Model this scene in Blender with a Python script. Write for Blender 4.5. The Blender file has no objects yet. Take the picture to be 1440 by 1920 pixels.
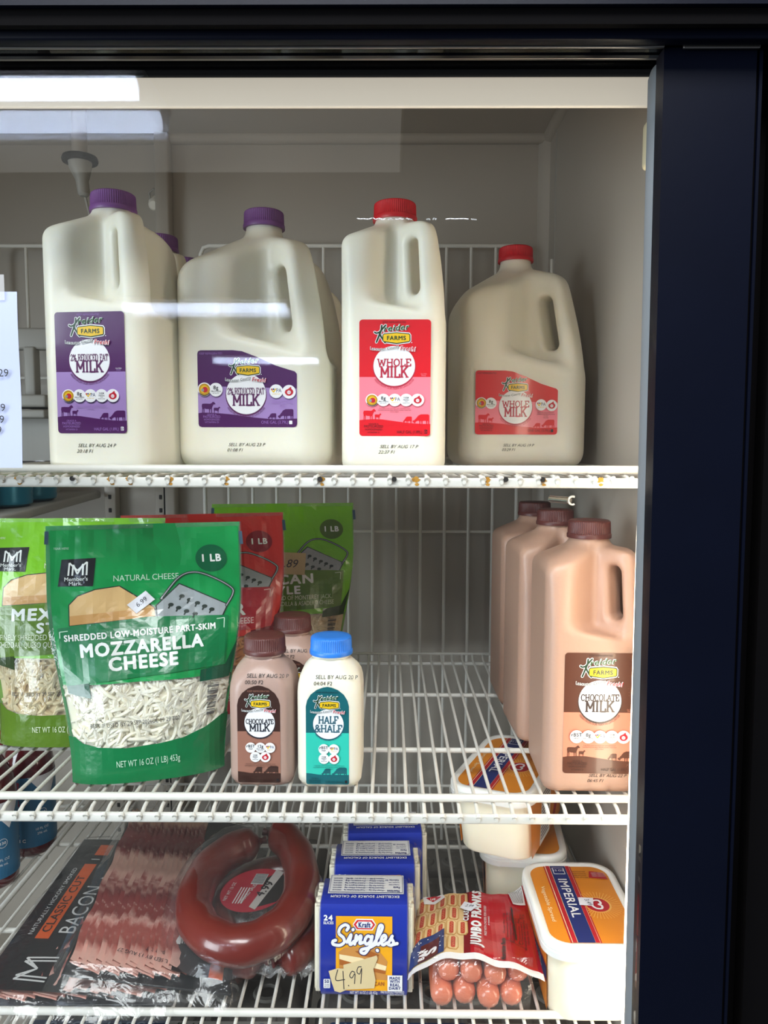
import bpy, bmesh, math, random
import numpy as np
from mathutils import Vector, Matrix, noise as mnoise
R_ = math.radians
random.seed(7)
SC = bpy.context.scene
COL = SC.collection

# ------------------------------------------------------------------ camera
F_PX = 1442.0
EYE = Vector((0, 0, 1.40))
CAMROT = (Matrix.Rotation(R_(.44), 3, 'Z') @ Matrix.Rotation(R_(90 - 4.95), 3, 'X') @ Matrix.Rotation(R_(.12), 3, 'Z'))
cd = bpy.data.cameras.new('camera'); cam = bpy.data.objects.new('camera', cd); COL.objects.link(cam)
cd.sensor_fit = 'VERTICAL'; cd.sensor_height = 36; cd.lens = F_PX / 1920 * 36
cd.clip_start = .02
cam.matrix_world = Matrix.Translation(EYE) @ CAMROT.to_4x4()
SC.camera = cam

# ------------------------------------------------------------------ world, exposure
W = bpy.data.worlds.new('store_ambient'); SC.world = W; W.use_nodes = True
bg = W.node_tree.nodes['Background']
bg.inputs[0].default_value = (.80, .90, 1.0, 1); bg.inputs[1].default_value = .12
SC.view_settings.view_transform = 'Standard'; SC.view_settings.look = 'None'
SC.view_settings.exposure = 0.14; SC.view_settings.gamma = 1.0
SC.view_settings.use_curve_mapping = False
SC.cycles.use_denoising = True
SC.cycles.max_bounces = 10; SC.cycles.diffuse_bounces = 4; SC.cycles.transparent_max_bounces = 24
SC.cycles.caustics_reflective = False; SC.cycles.caustics_refractive = False
LED_POWER = 10.5        # emission of the warm tube beside the door
TUBE_POWER = 26.0       # emission of the store's fluorescent tubes
def area_light(name, loc, aim, sx, sy, energy, color):
    l = bpy.data.lights.new(name, 'AREA'); l.shape = 'RECTANGLE'; l.size = sx; l.size_y = sy; l.energy = energy; l.color = color
    o = bpy.data.objects.new(name, l); COL.objects.link(o); o.location = loc
    o.rotation_euler = (Vector(aim) - Vector(loc)).to_track_quat('-Z', 'Y').to_euler(); return o
# unseen fill lights added: a cool one left behind the viewer, one above the aisle
area_light('left_cool_fill', (-2.9, -1.7, 1.50), (0, .7, 1.3), 1.6, 2.0, 120, (.84, .92, 1.0))
area_light('aisle_overhead_fill', (-.2, -.55, 2.6), (0, .7, 1.0), 1.4, .5, 40, (.95, .97, 1.0))

# ------------------------------------------------------------------ helpers
def at(px, py, Y):
    d = CAMROT @ Vector(((px - 720) / F_PX, -(py - 960) / F_PX, -1)); return EYE + d * (Y / d.y)
def atz(px, py, Z):
    d = CAMROT @ Vector(((px - 720) / F_PX, -(py - 960) / F_PX, -1)); return EYE + d * ((Z - EYE.z) / d.z)

def lin(c):
    if isinstance(c, str):
        c = [int(c[i:i + 2], 16) / 255 for i in (0, 2, 4)]
    return tuple((x / 12.92 if x <= .04045 else ((x + .055) / 1.055) ** 2.4) for x in c) + (1,)

MATS = {}
def mat(name, color=None, rough=.5, metal=0, spec=.5, bump=0, bscale=60, var=0, vscale=20, sss=0, sssr=.01, coat=0, emit=None, estr=0, alpha=None, vcol=None):
    """a procedural principled material, cached by name"""
    if name in MATS: return MATS[name]
    m = bpy.data.materials.new(name); m.use_nodes = True; MATS[name] = m
    nt = m.node_tree; b = nt.nodes['Principled BSDF']; L = nt.links
    c = lin(color)
    b.inputs['Base Color'].default_value = c
    b.inputs['Roughness'].default_value = rough; b.inputs['Metallic'].default_value = metal
    b.inputs['Specular IOR Level'].default_value = spec
    if sss:
        b.inputs['Subsurface Weight'].default_value = sss; b.inputs['Subsurface Radius'].default_value = (1, .8, .5)
        b.inputs['Subsurface Scale'].default_value = sssr
    if coat:
        b.inputs['Coat Weight'].default_value = coat; b.inputs['Coat Roughness'].default_value = .08
    if emit:
        b.inputs['Emission Color'].default_value = lin(emit); b.inputs['Emission Strength'].default_value = estr
    tc = None
    if bump or var:
        tc = nt.nodes.new('ShaderNodeTexCoord')
    if var:
        n = nt.nodes.new('ShaderNodeTexNoise'); n.inputs['Scale'].default_value = vscale; n.inputs['Detail'].default_value = 5
        mx = nt.nodes.new('ShaderNodeMix'); mx.data_type = 'RGBA'
        mx.inputs[6].default_value = c
        mx.inputs[7].default_value = lin(vcol) if vcol else tuple(x * (1 - var) for x in c[:3]) + (1,)
        L.new(tc.outputs['Object'], n.inputs['Vector'])
        if vcol:
            rmp = nt.nodes.new('ShaderNodeMapRange'); rmp.inputs[1].default_value = .5; rmp.inputs[2].default_value = .75
            rmp.inputs[4].default_value = var
            L.new(n.outputs['Fac'], rmp.inputs[0]); L.new(rmp.outputs[0], mx.inputs[0])
        else:
            L.new(n.outputs['Fac'], mx.inputs[0])
        L.new(mx.outputs[2], b.inputs['Base Color'])
    if bump:
        n2 = nt.nodes.new('ShaderNodeTexNoise'); n2.inputs['Scale'].default_value = bscale; n2.inputs['Detail'].default_value = 4
        bp = nt.nodes.new('ShaderNodeBump'); bp.inputs['Strength'].default_value = bump; bp.inputs['Distance'].default_value = .002
        L.new(tc.outputs['Object'], n2.inputs['Vector']); L.new(n2.outputs['Fac'], bp.inputs['Height']); L.new(bp.outputs[0], b.inputs['Normal'])
    return m

def clear_mat(name, tint=(1, 1, 1), f0=.04, rough=.03, haze=0.0, bump=0, bscale=40, hazecol=(.9, .9, .9)):
    """thin clear sheet: see-through, mirror share rises towards grazing (Schlick), optional milky haze"""
    if name in MATS: return MATS[name]
    m = bpy.data.materials.new(name); m.use_nodes = True; MATS[name] = m
    nt = m.node_tree; nt.nodes.clear(); L = nt.links; N = nt.nodes.new
    out = N('ShaderNodeOutputMaterial'); tr = N('ShaderNodeBsdfTransparent'); gl = N('ShaderNodeBsdfGlossy'); mx = N('ShaderNodeMixShader')
    tr.inputs[0].default_value = (*tint, 1); gl.inputs['Roughness'].default_value = rough
    g = N('ShaderNodeNewGeometry'); dt = N('ShaderNodeVectorMath'); dt.operation = 'DOT_PRODUCT'
    nrm = g.outputs['Normal']
    if bump:
        tc = N('ShaderNodeTexCoord'); n2 = N('ShaderNodeTexNoise'); n2.inputs['Scale'].default_value = bscale; n2.inputs['Detail'].default_value = 3
        n2.inputs['Distortion'].default_value = 1.2
        bp = N('ShaderNodeBump'); bp.inputs['Strength'].default_value = bump; bp.inputs['Distance'].default_value = .004
        L.new(tc.outputs['Object'], n2.inputs['Vector']); L.new(n2.outputs['Fac'], bp.inputs['Height']); nrm = bp.outputs[0]
        L.new(nrm, gl.inputs['Normal'])
    L.new(nrm, dt.inputs[0]); L.new(g.outputs['Incoming'], dt.inputs[1])
    ab = N('ShaderNodeMath'); ab.operation = 'ABSOLUTE'; L.new(dt.outputs['Value'], ab.inputs[0])
    om = N('ShaderNodeMath'); om.operation = 'SUBTRACT'; om.inputs[0].default_value = 1; L.new(ab.outputs[0], om.inputs[1]); om.use_clamp = True
    pw = N('ShaderNodeMath'); pw.operation = 'POWER'; L.new(om.outputs[0], pw.inputs[0]); pw.inputs[1].default_value = 5
    ml = N('ShaderNodeMath'); ml.operation = 'MULTIPLY_ADD'; L.new(pw.outputs[0], ml.inputs[0]); ml.inputs[1].default_value = 1 - f0; ml.inputs[2].default_value = f0
    L.new(ml.outputs[0], mx.inputs[0])
    base = tr.outputs[0]
    if haze:
        df = N('ShaderNodeBsdfDiffuse'); df.inputs[0].default_value = (*hazecol, 1)
        m2 = N('ShaderNodeMixShader'); m2.inputs[0].default_value = haze; L.new(tr.outputs[0], m2.inputs[1]); L.new(df.outputs[0], m2.inputs[2]); base = m2.outputs[0]
    L.new(base, mx.inputs[1]); L.new(gl.outputs[0], mx.inputs[2]); L.new(mx.outputs[0], out.inputs[0])
    return m

def newobj(name, me, parent=None, label=None):
    o = bpy.data.objects.new(name, me); COL.objects.link(o)
    if parent is not None: o.parent = parent
    if label: o['label'] = label
    return o
def tag(o, label=None, cat=None, group=None, kind=None):
    if label: o['label'] = label
    if cat: o['category'] = cat
    if group: o['group'] = group
    if kind: o['kind'] = kind
    return o
def thing(name, label, cat, loc=(0, 0, 0), rz=0, group=None, rot=None):
    o = bpy.data.objects.new(name, None); COL.objects.link(o); o.empty_display_size = .02
    o.location = loc; o.rotation_euler = rot if rot else (0, 0, rz)
    return tag(o, label, cat, group)
def copy_tree(o, parent=None, top=True):
    c = o.copy(); COL.objects.link(c)
    if parent is not None: c.parent = parent
    for ch in list(o.children): copy_tree(ch, c, False)
    return c

class MB:
    """collects vertices and faces of ONE mesh object"""
    def __init__(s): s.v = []; s.f = []; s.m = []; s.mats = []; s.sm = []
    def mi(s, m):
        if m not in s.mats: s.mats.append(m)
        return s.mats.index(m)
    def add(s, vs, fs, m, smooth=False):
        o = len(s.v); s.v += [tuple(p) for p in vs]; i = s.mi(m)
        for f in fs: s.f.append([o + k for k in f]); s.m.append(i); s.sm.append(smooth)
    def box(s, lo, hi, m, bev=0):
        if bev:
            return s.rbox(lo, hi, m, bev)
        x0, y0, z0 = lo; x1, y1, z1 = hi
        s.add([(x0, y0, z0), (x1, y0, z0), (x1, y1, z0), (x0, y1, z0), (x0, y0, z1), (x1, y0, z1), (x1, y1, z1), (x0, y1, z1)],
              [(3, 2, 1, 0), (4, 5, 6, 7), (0, 1, 5, 4), (1, 2, 6, 5), (2, 3, 7, 6), (3, 0, 4, 7)], m)
    def rbox(s, lo, hi, m, r, seg=3):
        b = bmesh.new(); bmesh.ops.create_cube(b, size=1)
        lo = Vector(lo); hi = Vector(hi); c = (lo + hi) / 2; d = hi - lo
        for v in b.verts: v.co = Vector((v.co.x * d.x, v.co.y * d.y, v.co.z * d.z)) + c
        bmesh.ops.bevel(b, geom=list(b.edges), offset=min(r, min(d) * .49), segments=seg, affect='EDGES', profile=.5)
        b.verts.index_update()
        s.add([v.co.copy() for v in b.verts], [[v.index for v in f.verts] for f in b.faces], m, True); b.free()
    def tube(s, pts, r, m, n=10, cap=True, closed=False):
        pts = [Vector(p) for p in pts]; rs = r if isinstance(r, (list, tuple)) else [r] * len(pts)
        vs = []; fs = []; up = None
        for i, p in enumerate(pts):
            a = pts[i - 1] if (i > 0 or closed) else p; b = pts[(i + 1) % len(pts)] if (i < len(pts) - 1 or closed) else p
            t = (b - a).normalized()
            if up is None:
                up = t.orthogonal().normalized()
            up = (up - t * up.dot(t)).normalized(); w = t.cross(up)
            for k in range(n):
                an = 2 * math.pi * k / n; vs.append(p + (up * math.cos(an) + w * math.sin(an)) * rs[i])
        for i in range(len(pts) - (0 if closed else 1)):
            j = (i + 1) % len(pts)
            for k in range(n):
                k2 = (k + 1) % n; fs.append((i * n + k, i * n + k2, j * n + k2, j * n + k))
        if cap and not closed:
            fs.append(tuple(range(n))[::-1]); fs.append(tuple((len(pts) - 1) * n + k for k in range(n)))
        s.add(vs, fs, m, True)
    def loft(s, rings, m, cap0=True, cap1=True, smooth=True):
        n = len(rings[0]); vs = [p for r in rings for p in r]; fs = []
        for i in range(len(rings) - 1):
            for k in range(n):
                k2 = (k + 1) % n; fs.append((i * n + k, i * n + k2, (i + 1) * n + k2, (i + 1) * n + k))
        if cap0: fs.append(tuple(range(n))[::-1])
        if cap1: fs.append(tuple((len(rings) - 1) * n + k for k in range(n)))
        s.add(vs, fs, m, smooth)
    def grid(s, nu, nv, fn, m, smooth=True, flip=False):
        vs = [fn(i / nu, j / nv) for j in range(nv + 1) for i in range(nu + 1)]; fs = []
        for j in range(nv):
            for i in range(nu):
                a = j * (nu + 1) + i; q = (a, a + 1, a + nu + 2, a + nu + 1); fs.append(q[::-1] if flip else q)
        s.add(vs, fs, m, smooth)
    def build(s, name, parent=None, label=None, sharp=40):
        me = bpy.data.meshes.new(name); me.from_pydata(s.v, [], s.f)
        for m in s.mats: me.materials.append(m)
        me.polygons.foreach_set('material_index', s.m); me.polygons.foreach_set('use_smooth', s.sm)
        me.update()
        if any(s.sm): me.set_sharp_from_angle(angle=R_(sharp))
        return newobj(name, me, parent, label)

def rring(a, b, r, z, n=12, cx=0, cy=0):
    """rounded rectangle ring, half sizes a b, corner radius r"""
    out = []
    r = min(r, a, b)
    for q, (sx, sy) in enumerate(((1, 1), (-1, 1), (-1, -1), (1, -1))):
        for k in range(n):
            an = math.pi / 2 * (q + k / (n - 1)); out.append((cx + sx * (a - r) + r * math.cos(an), cy + sy * (b - r) + r * math.sin(an), z))
    return out
def cring(r, z, n=48, cx=0, cy=0):
    return [(cx + r * math.cos(2 * math.pi * k / n), cy + r * math.sin(2 * math.pi * k / n), z) for k in range(n)]
def catmull(P, n=8, closed=False):
    P = [Vector(p) for p in P]; out = []; N = len(P)
    for i in range(N if closed else N - 1):
        p1 = P[i]; p2 = P[(i + 1) % N]
        p0 = P[i - 1] if (i > 0 or closed) else p1 * 2 - p2; p3 = P[(i + 2) % N] if (i + 2 < N or closed) else p2 * 2 - p1
        for k in range(n):
            t = k / n
            out.append(.5 * ((2 * p1) + (p2 - p0) * t + (2 * p0 - 5 * p1 + 4 * p2 - p3) * t * t + (3 * p1 - p0 - 3 * p2 + p3) * t ** 3))
    if not closed: out.append(P[-1])
    return out

# ---------- lettering: glyph outlines from the built-in font, drawn as flat faces
GL = {}
def _tm(s, bold):
    c = bpy.data.curves.new('t', 'FONT'); c.body = s; c.fill_mode = 'FRONT'; c.offset = bold; c.resolution_u = 3
    o = bpy.data.objects.new('t', c); COL.objects.link(o)
    me = bpy.data.meshes.new_from_object(o.evaluated_get(bpy.context.evaluated_depsgraph_get()))
    V = np.array([v.co[:2] for v in me.vertices]) if len(me.vertices) else np.zeros((0, 2)); Fc = [tuple(p.vertices) for p in me.polygons]
    bpy.data.objects.remove(o); bpy.data.curves.remove(c); bpy.data.meshes.remove(me)
    return V, Fc
_hh = None; CAPH = .7
def glyph(ch, bold):
    global _hh, CAPH
    if _hh is None:
        v, _ = _tm('HH', 0); _hh = np.ptp(v[:, 0]); v, _ = _tm('H', 0); CAPH = v[:, 1].max()
    k = (ch, bold)
    if k not in GL:
        if ch == ' ': V, Fc = np.zeros((0, 2)), []
        else: V, Fc = _tm(ch, bold)
        ka = (ch, 'adv')
        if ka not in GL:
            v, _ = _tm('H' + ch + 'H', 0); GL[ka] = np.ptp(v[:, 0]) - _hh
        GL[k] = (V, Fc, GL[ka])
    return GL[k]

# slab-serif stroke letters for the product names: width, strokes, serif positions
def _arc(cx, cy, rx, ry, a0, a1, n=10): return [(cx + rx * math.cos(R_(a0 + (a1 - a0) * i / n)), cy + ry * math.sin(R_(a0 + (a1 - a0) * i / n))) for i in range(n + 1)]
SLAB = {
 'M': (.95, [[(.14, 0), (.14, 1)], [(.14, 1), (.475, .25), (.81, 1)], [(.81, 1), (.81, 0)]], [(.14, 0), (.81, 0), (.08, 1), (.87, 1)]),
 'I': (.42, [[(.21, 0), (.21, 1)]], [(.21, 0), (.21, 1)]),
 'L': (.66, [[(.16, 1), (.16, 0), (.6, 0), (.6, .26)]], [(.16, 0), (.16, 1)]),
 'K': (.82, [[(.16, 0), (.16, 1)], [(.68, 1), (.2, .42)], [(.36, .58), (.7, 0)]], [(.16, 0), (.16, 1), (.66, 1), (.7, 0)]),
 'W': (1.1, [[(.12, 1), (.32, 0), (.55, .8), (.78, 0), (.98, 1)]], [(.12, 1), (.98, 1), (.55, .84)]),
 'H': (.86, [[(.16, 0), (.16, 1)], [(.7, 0), (.7, 1)], [(.16, .5), (.7, .5)]], [(.16, 0), (.16, 1), (.7, 0), (.7, 1)]),
 'O': (.84, [_arc(.42, .5, .32, .5, 0, 360, 22)], []),
 'E': (.7, [[(.6, .76), (.6, 1), (.16, 1), (.16, 0), (.62, 0), (.62, .26)], [(.16, .5), (.48, .5)]], [(.12, 0), (.12, 1)]),
 'R': (.8, [[(.16, 0), (.16, 1), (.42, 1)] + _arc(.42, .75, .22, .25, 90, -90, 8) + [(.16, .5)], [(.4, .5), (.68, 0)]], [(.16, 0), (.12, 1), (.68, 0)]),
 'D': (.84, [[(.16, 0), (.16, 1), (.4, 1)] + _arc(.4, .5, .3, .5, 90, -90, 12) + [(.16, 0)]], [(.12, 0), (.12, 1)]),
 'U': (.82, [[(.16, 1), (.16, .32)] + _arc(.41, .3, .25, .3, 180, 360, 10) + [(.66, 1)]], [(.16, 1), (.66, 1)]),
 'C': (.78, [_arc(.42, .5, .32, .5, 45, 315, 18)], [(.66, .82)]),
 'F': (.68, [[(.6, .74), (.6, 1), (.16, 1), (.16, 0)], [(.16, .5), (.48, .5)]], [(.16, 0), (.12, 1)]),
 'A': (.82, [[(.1, 0), (.41, 1), (.72, 0)], [(.22, .34), (.6, .34)]], [(.1, 0), (.72, 0)]),
 'T': (.74, [[(.08, .76), (.08, 1), (.66, 1), (.66, .76)], [(.37, 1), (.37, 0)]], [(.37, 0)]),
 '2': (.68, [[(.1, .72)] + _arc(.33, .74, .23, .26, 170, -30, 9) + [(.1, 0), (.6, 0), (.6, .2)]], []),
 '%': (.9, [_arc(.2, .78, .13, .2, 0, 360, 12), _arc(.68, .22, .13, .2, 0, 360, 12), [(.7, 1), (.18, 0)]], []),
 '&': (.86, [[(.78, 0), (.24, .66)] + _arc(.4, .8, .17, .2, 200, -30, 8) + [(.2, .4)] + _arc(.34, .24, .22, .24, 150, 300, 8) + [(.72, .46)]], [(.72, .46)]),
 ' ': (.4, [], []),
}

class Art:
    """flat artwork in its own units; build() lays it on a surface fn(u, v, h)"""
    def __init__(s, dl=.00012): s.v = []; s.f = []; s.m = []; s.mats = []; s.dl = dl
    def mi(s, m):
        if m not in s.mats: s.mats.append(m)
        return s.mats.index(m)
    def raw(s, V, Fs, m, L):
        o = len(s.v); s.v += [(float(p[0]), float(p[1]), L * s.dl) for p in V]; i = s.mi(m)
        for f in Fs: s.f.append([o + k for k in f]); s.m.append(i)
    def poly(s, P, m, L=1): s.n = (getattr(s, 'n', 0) + 1) % 60; s.raw(P, [range(len(P))], m, L + s.n * 1.2e-6 / s.dl)
    def rect(s, x0, y0, x1, y1, m, L=1, r=0, n=5):
        if not r: return s.poly([(x0, y0), (x1, y0), (x1, y1), (x0, y1)], m, L)
        P = []
        sx = 1 if x1 > x0 else -1; sy = 1 if y1 > y0 else -1
        for (cx, cy, a) in ((x1 - sx * r, y1 - sy * r, 0), (x0 + sx * r, y1 - sy * r, 90), (x0 + sx * r, y0 + sy * r, 180), (x1 - sx * r, y0 + sy * r, 270)):
            for k in range(n + 1):
                t = R_(a + 90 * k / n); P.append((cx + sx * r * math.cos(t), cy + sy * r * math.sin(t)))
        s.poly(P, m, L)
    def disc(s, cx, cy, r, m, L=1, ry=None, n=28): s.poly([(cx + r * math.cos(2 * math.pi * k / n), cy + (ry or r) * math.sin(2 * math.pi * k / n)) for k in range(n)], m, L)
    def ring(s, cx, cy, r0, r1, m, L=1, n=30, a0=0, a1=360):
        A = [R_(a0 + (a1 - a0) * k / n) for k in range(n + 1)]
        V = [(cx + r0 * math.cos(a), cy + r0 * math.sin(a)) for a in A] + [(cx + r1 * math.cos(a), cy + r1 * math.sin(a)) for a in A]
        s.raw(V, [(k, k + 1, n + 2 + k, n + 1 + k) for k in range(n)], m, L)
    def stroke(s, P, w, m, L=1, dots=True, closed=False):
        P = [Vector(p[:2]) for p in P]
        for a, b in zip(P, P[1:] + ([P[0]] if closed else [])):
            d = b - a
            if d.length < 1e-9: continue
            nrm = Vector((-d.y, d.x)).normalized() * w / 2
            s.poly([a + nrm, a - nrm, b - nrm, b + nrm], m, L)
        if dots:
            for p in P: s.disc(p.x, p.y, w / 2, m, L, n=8)
    def text(s, t, x, y, h, m, L=2, bold=0.0, align='c', width=None, sx=1, shear=0, rot=0, warp=None, track=0):
        """cap height h (sign follows the unit's y direction: pass ysign in h)"""
        X = 0; parts = []; heavy = bold > .013
        for ch in t:
            V, Fc, adv = glyph(ch, 0 if heavy else bold)
            if len(V): parts.append((V + np.array([X, 0]), Fc))
            X += adv + track + bold * 2.0
        tot = max(X - track, 1e-6); k = abs(h) / CAPH
        kx = (width / (tot)) if width else k * sx
        off = {'c': -tot / 2, 'l': 0, 'r': -tot}[align]
        ca, sa = math.cos(R_(rot)), math.sin(R_(rot)); sg = 1 if h > 0 else -1
        for V, Fc in parts:
            a = (V[:, 0] + off) * kx + V[:, 1] * k * shear; b = V[:, 1] * k
            if warp: P = [warp(p, q) for p, q in zip(a, b)]; a = np.array([p[0] for p in P]); b = np.array([p[1] for p in P])
            b = b * sg
            XY = np.stack([x + a * ca - b * sa, y + a * sa + b * ca], 1)
            if heavy:       # bold: the outline thickened by shifted copies
                nn = 8 if bold < .05 else 12
                for i in range(nn):
                    an = 2 * math.pi * i / nn; s.n = (getattr(s, 'n', 0) + 1) % 60
                    s.raw(XY + np.array([math.cos(an) * bold * min(k, kx * 1.3), math.sin(an) * bold * k]), Fc, m, L + s.n * 1.2e-6 / s.dl)
            else: s.raw(XY, Fc, m, L)
    def slab(s, t, x, y, h, width, m, L=3, sw=.205, arc=0):
        """slab-serif word centred on x, baseline y; arc lifts the middle"""
        tot = sum(SLAB[c][0] for c in t); k = width / tot; H = abs(h); sg = 1 if h > 0 else -1; X = 0
        w = sw * .84 * min(H, 1.05 * k)
        for c in t:
            cw, st, se = SLAB[c]; lift = arc * (1 - ((X + cw / 2 - tot / 2) / (tot / 2)) ** 2) * sg; sl = -arc * 2 * ((X + cw / 2 - tot / 2) / (tot / 2)) / (tot / 2) / k
            def T(p): return (x + (X + p[0] - tot / 2) * k, y + sg * p[1] * H + lift + sg * sl * (p[0] - cw / 2) * k)
            for P in st: s.stroke([T(p) for p in P], w, m, L, dots=len(P) > 3)
            for (px, py) in se:
                q = w * .36 * (1 if py < .5 else -1)
                s.stroke([T((px - .155, py + q / H * .0)), T((px + .155, py))], w * .66, m, L, dots=False)
            X += cw
    def build(s, name, parent, fn, label=None, cell=None):
        b = bmesh.new()
        vs = [b.verts.new(p) for p in s.v]
        for f, mi in zip(s.f, s.m):
            try: fc = b.faces.new([vs[k] for k in f]); fc.material_index = mi
            except ValueError: pass
        if cell:
            V = np.array(s.v)
            for ax in (0, 1):
                lo, hi = V[:, ax].min(), V[:, ax].max(); n = int((hi - lo) / cell)
                for k in range(1, n + 1):
                    no = (1, 0, 0) if ax == 0 else (0, 1, 0); co = [0, 0, 0]; co[ax] = lo + (hi - lo) * k / (n + 1)
                    bmesh.ops.bisect_plane(b, geom=b.verts[:] + b.edges[:] + b.faces[:], plane_co=co, plane_no=no, dist=1e-7)
        for v in b.verts: v.co = fn(v.co.x, v.co.y, v.co.z)
        me = bpy.data.meshes.new(name); b.to_mesh(me); b.free()
        for m in s.mats: me.materials.append(m)
        return newobj(name, me, parent, label)

# ---------- smooth solids from distance fields (surface nets)
def smax(a, b, k): return np.maximum(a, b) + np.maximum(k - np.abs(a - b), 0) ** 2 / (4 * k)
def smin(a, b, k): return -smax(-a, -b, k)
def nets(f, lo, hi, h):
    ax = [np.arange(l, u + h, h) for l, u in zip(lo, hi)]
    X, Y, Z = np.meshgrid(*ax, indexing='ij'); D = f(X, Y, Z); S = D < 0
    nx, ny, nz = D.shape
    c = np.zeros((nx - 1, ny - 1, nz - 1), int)
    for i in (0, 1):
        for j in (0, 1):
            for k in (0, 1): c += S[i:nx - 1 + i, j:ny - 1 + j, k:nz - 1 + k]
    act = (c > 0) & (c < 8); idx = -np.ones(act.shape, int); I = np.argwhere(act); idx[act] = np.arange(len(I))
    P = np.zeros((len(I), 3)); cnt = np.zeros(len(I))
    cor = [(i, j, k) for i in (0, 1) for j in (0, 1) for k in (0, 1)]
    for a in cor:
        for b in cor:
            if a < b and sum(abs(p - q) for p, q in zip(a, b)) == 1:
                da = D[tuple((I + a).T)]; db = D[tuple((I + b).T)]; m = (da < 0) != (db < 0)
                t = np.where(m, da / np.where(m, da - db, 1), 0)[:, None]
                P += m[:, None] * (np.array(a) * (1 - t) + np.array(b) * t); cnt += m
    P = (I + P / cnt[:, None]) * h + np.array([a[0] for a in ax])
    e = h * .3
    for _ in range(3):
        d = f(P[:, 0], P[:, 1], P[:, 2]); g = np.stack([f(P[:, 0] + e * (k == 0), P[:, 1] + e * (k == 1), P[:, 2] + e * (k == 2)) - f(P[:, 0] - e * (k == 0), P[:, 1] - e * (k == 1), P[:, 2] - e * (k == 2)) for k in range(3)], 1) / (2 * e)
        P -= np.clip(d / np.maximum((g ** 2).sum(1), .05), -h, h)[:, None] * g * .8
    Q = []
    for a in range(3):
        b, c2 = (a + 1) % 3, (a + 2) % 3
        sl = [slice(1, n - 1) for n in D.shape]; sl[a] = slice(0, D.shape[a] - 1)
        s2 = list(sl); s2[a] = slice(1, D.shape[a])
        s0, s1 = S[tuple(sl)], S[tuple(s2)]; E = np.argwhere(s0 != s1) + np.array([sl[k].start for k in range(3)])
        ins = S[tuple(E.T)]
        def cell(db, dc):
            q = E.copy(); q[:, b] -= db; q[:, c2] -= dc; return idx[tuple(q.T)]
        q = np.stack([cell(1, 1), cell(0, 1), cell(0, 0), cell(1, 0)], 1)
        q[~ins] = q[~ins][:, ::-1]; Q.append(q)
    return P, np.concatenate(Q)
def net_mesh(name, f, lo, hi, h, m):
    P, Q = nets(f, lo, hi, h)
    me = bpy.data.meshes.new(name); me.from_pydata(P.tolist(), [], Q.tolist()); me.materials.append(m)
    me.polygons.foreach_set('use_smooth', [True] * len(me.polygons)); me.update()
    return me
# ------------------------------------------------------------------ materials of the cooler
M_liner = mat('cooler_liner', 'b0a89d', .45, var=.06, vscale=6, bump=.05, bscale=30)
M_white = mat('white_coated_wire', 'e0ddd5', .38, var=.05, vscale=40, bump=.15, bscale=180)
M_strip = mat('white_plastic', 'f1ece0', .4, var=.03, vscale=8)
M_frame = mat('dark_navy_frame', '060a19', .4, spec=.14, var=.3, vscale=14, bump=.04, bscale=90)
M_black = mat('black_rubber', '050405', .85, spec=.08, var=.2, vscale=20)
M_alu = mat('brushed_edge', '8d8a88', .3, metal=.9, var=.1, vscale=50)
M_gasket = mat('grey_gasket', '82868b', .6, spec=.25, var=.06, vscale=10)
M_grey = mat('grey_plastic', 'a7a49d', .5, var=.06, vscale=20)
M_rust = mat('rust', 'b9842a', .8, var=.6, vscale=300, vcol='6e3d10')
M_dark = mat('dark_hole', '1c1512', .7, var=.2)
M_glass = clear_mat('door_glass', (.985, .995, .99), .035, .004)
M_scratch = mat('white_scratch', 'e4e4e4', .6, var=.1)
M_paper = mat('white_paper', 'aab3cf', .7, var=.03, vscale=30)
M_ink = mat('black_print', '17171a', .6, var=.1)

def struct(mb, name, label=None, sharp=40):
    o = mb.build(name, None, sharp=sharp); o['kind'] = 'structure'
    if label: o['label'] = label
    return o
XL, XR, YB, ZF, ZC = -1.05, .237, 1.2, .60, 1.862
b = MB(); b.box((XL - .03, YB, ZF - .03), (XR + .03, YB + .03, ZC + .03), M_liner)
b.box((-.352, YB - .022, ZF), (-.330, YB + .001, ZC), M_liner, .004)                 # raised seam in the back liner
struct(b, 'wall_back', 'pale grey rear liner of the cooler')
b = MB(); b.box((XR, .60, ZF), (XR + .03, YB, ZC), M_liner)
b.tube([(XR + .012, YB + .012, ZF), (XR + .012, YB + .012, ZC)], .030, M_liner, 24)
b.box((XR - .0012, YB - .06, ZF), (XR + .001, YB - .058, ZC), M_grey)
struct(b, 'wall_right', 'pale grey right liner of the cooler')
b = MB(); b.box((XL - .03, .60, ZF), (XL, YB, ZC), M_liner); struct(b, 'wall_left', 'pale grey left liner of the cooler')
b = MB(); b.box((XL - .03, .60, ZC), (XR + .03, YB, ZC + .03), M_liner)
b.tube([(XL, YB - .004, ZC - .002), (XR, YB - .004, ZC - .002)], .010, M_liner, 12); b.tube([(XR + .002, .62, ZC - .002), (XR + .002, YB, ZC - .002)], .012, M_liner, 12)
struct(b, 'ceiling', 'pale grey top liner of the cooler')
b = MB(); b.box((XL - .03, .60, ZF - .03), (XR + .03, YB, ZF), M_liner); struct(b, 'floor', 'pale grey bottom liner of the cooler')

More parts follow.
